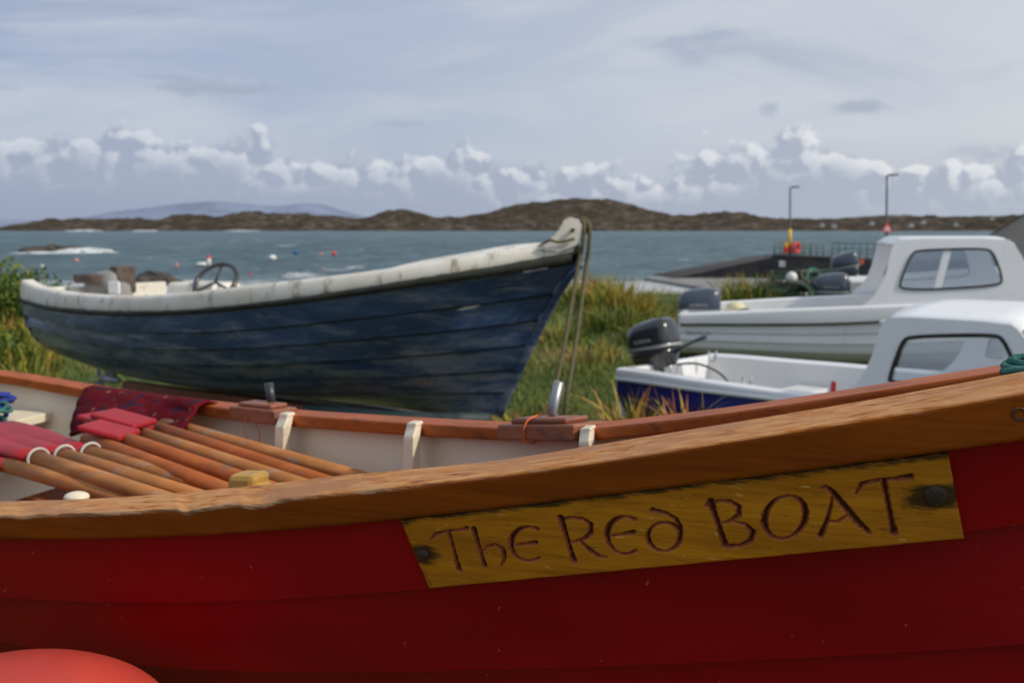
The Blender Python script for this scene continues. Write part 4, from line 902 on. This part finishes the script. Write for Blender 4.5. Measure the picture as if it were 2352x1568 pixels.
hz=mixc(nt,mth(nt,'MULTIPLY',mrange(nt,wn2,.48,.70,0,.75),mrange(nt,el,.08,.2)),hz,(2.9,3.5,4.9))
base=mixc(nt,.88,sky.outputs[0],hz)
hi=mrange(nt,el,.25,1.0); base=mixc(nt,mth(nt,'MULTIPLY',hi,.6),base,(5.0,5.5,6.2))
base=mixc(nt,mrange(nt,el,.10,.0,0,.8),base,(3.9,4.35,5.3))
topr=mrange(nt,az,-.5,.5,0,1,False)
tp=ramp(nt,topr,[(0,.064),(.06,.090),(.2,.088),(.33,.076),(.40,.066),(.455,.090),(.50,.064),(.63,.058),(.70,.074),(.80,.090),(.85,.055),(.90,.044),(.965,.074),(1,.058)])
tpv=nt.nodes.new('ShaderNodeSeparateColor'); nt.links.new(tp,tpv.inputs[0]); tpv=tpv.outputs[0]
def cum(ox,oe):
    a=mth(nt,'ADD',az,ox); e=mth(nt,'ADD',el,oe)
    vec=comb(a,mth(nt,'MULTIPLY',e,1.1))
    n0=noise(nt,vec,13,2,.5,0); n1=noise(nt,vec,32,7,.56,.1)
    vo=nt.nodes.new('ShaderNodeTexVoronoi'); vo.inputs['Scale'].default_value=42; nt.links.new(vec,vo.inputs['Vector'])
    puff=mth(nt,'MULTIPLY',mth(nt,'SUBTRACT',.42,vo.outputs['Distance']),.024)
    s=mth(nt,'ADD',mth(nt,'ADD',mth(nt,'MULTIPLY',mth(nt,'SUBTRACT',n0,.5),.09),mth(nt,'MULTIPLY',mth(nt,'SUBTRACT',n1,.5),.06)),puff)
    return mth(nt,'ADD',s,mth(nt,'SUBTRACT',tpv,e))
d0=cum(0,0); d1=cum(.006,.007)
dens=mrange(nt,d0,-.003,.008)
lit=mrange(nt,mth(nt,'SUBTRACT',d0,d1),.003,.016)
edge_=mrange(nt,d0,.062,.0)
litc=mth(nt,'MULTIPLY',lit,edge_)
lc=mixc(nt,topr,(6.0,6.3,6.9),(7.6,7.7,7.9))
cc=mixc(nt,litc,mixc(nt,topr,(3.2,3.75,4.9),(3.9,4.3,5.2)),lc)
cc=mixc(nt,mrange(nt,el,.050,.008,0,.85),cc,mixc(nt,topr,(2.75,3.25,4.45),(4.1,4.5,5.3)))
base=mixc(nt,mth(nt,'MULTIPLY',dens,.92),base,cc)
fragn=mth(nt,'MULTIPLY',mth(nt,'SUBTRACT',noise(nt,comb(az,mth(nt,'MULTIPLY',el,1.8)),28,5,.6,.3),.5),2.2)
def frag(base,u,v,ru,rv,c,op=.7):
    a0=math.atan((u-CU)/F); e0=(HZ-v)/F
    dx=mth(nt,'DIVIDE',mth(nt,'SUBTRACT',az,a0),ru/F); dy=mth(nt,'DIVIDE',mth(nt,'SUBTRACT',el,e0),rv/F)
    r=mth(nt,'SQRT',mth(nt,'ADD',mth(nt,'MULTIPLY',dx,dx),mth(nt,'MULTIPLY',dy,dy)))
    f=mrange(nt,mth(nt,'ADD',mth(nt,'SUBTRACT',1.0,r),fragn),0.,.9,0,op)
    return mixc(nt,f,base,c)
dk=(3.4,3.9,4.9)
for (u,v,ru,rv,op) in [(520,225,150,22,.8),(400,205,90,9,.55),(1757,262,42,24,.7),(1950,266,85,22,.7),(930,292,80,14,.4),(20,130,60,12,.4),(10,243,60,8,.5),(2260,370,110,26,.4)]:
    base=frag(base,u,v,ru,rv,dk,op)
nt.links.new(base,bg.inputs[0])
sun=bpy.data.lights.new('sun','SUN'); sun.energy=2.8; sun.angle=math.radians(3.0); sun.color=(1,.92,.80)
so=bpy.data.objects.new('sun',sun); so.rotation_euler=to_sun.to_track_quat('Z','Y').to_euler(); so.location=(5,-5,8); scene.collection.objects.link(so)
# ================================================================== CAMERA
cd=bpy.data.cameras.new('camera'); co_=bpy.data.objects.new('camera',cd); scene.collection.objects.link(co_)
cd.sensor_width=36; cd.lens=36; co_.location=(0,0,EYE); co_.rotation_euler=(math.pi/2-th,0,0); cd.clip_start=.05; cd.clip_end=60000
cd.dof.use_dof=True; cd.dof.focus_distance=1.06; cd.dof.aperture_fstop=9
scene.camera=co_
scene.view_settings.view_transform='Standard'; scene.view_settings.look='None'; scene.view_settings.exposure=0
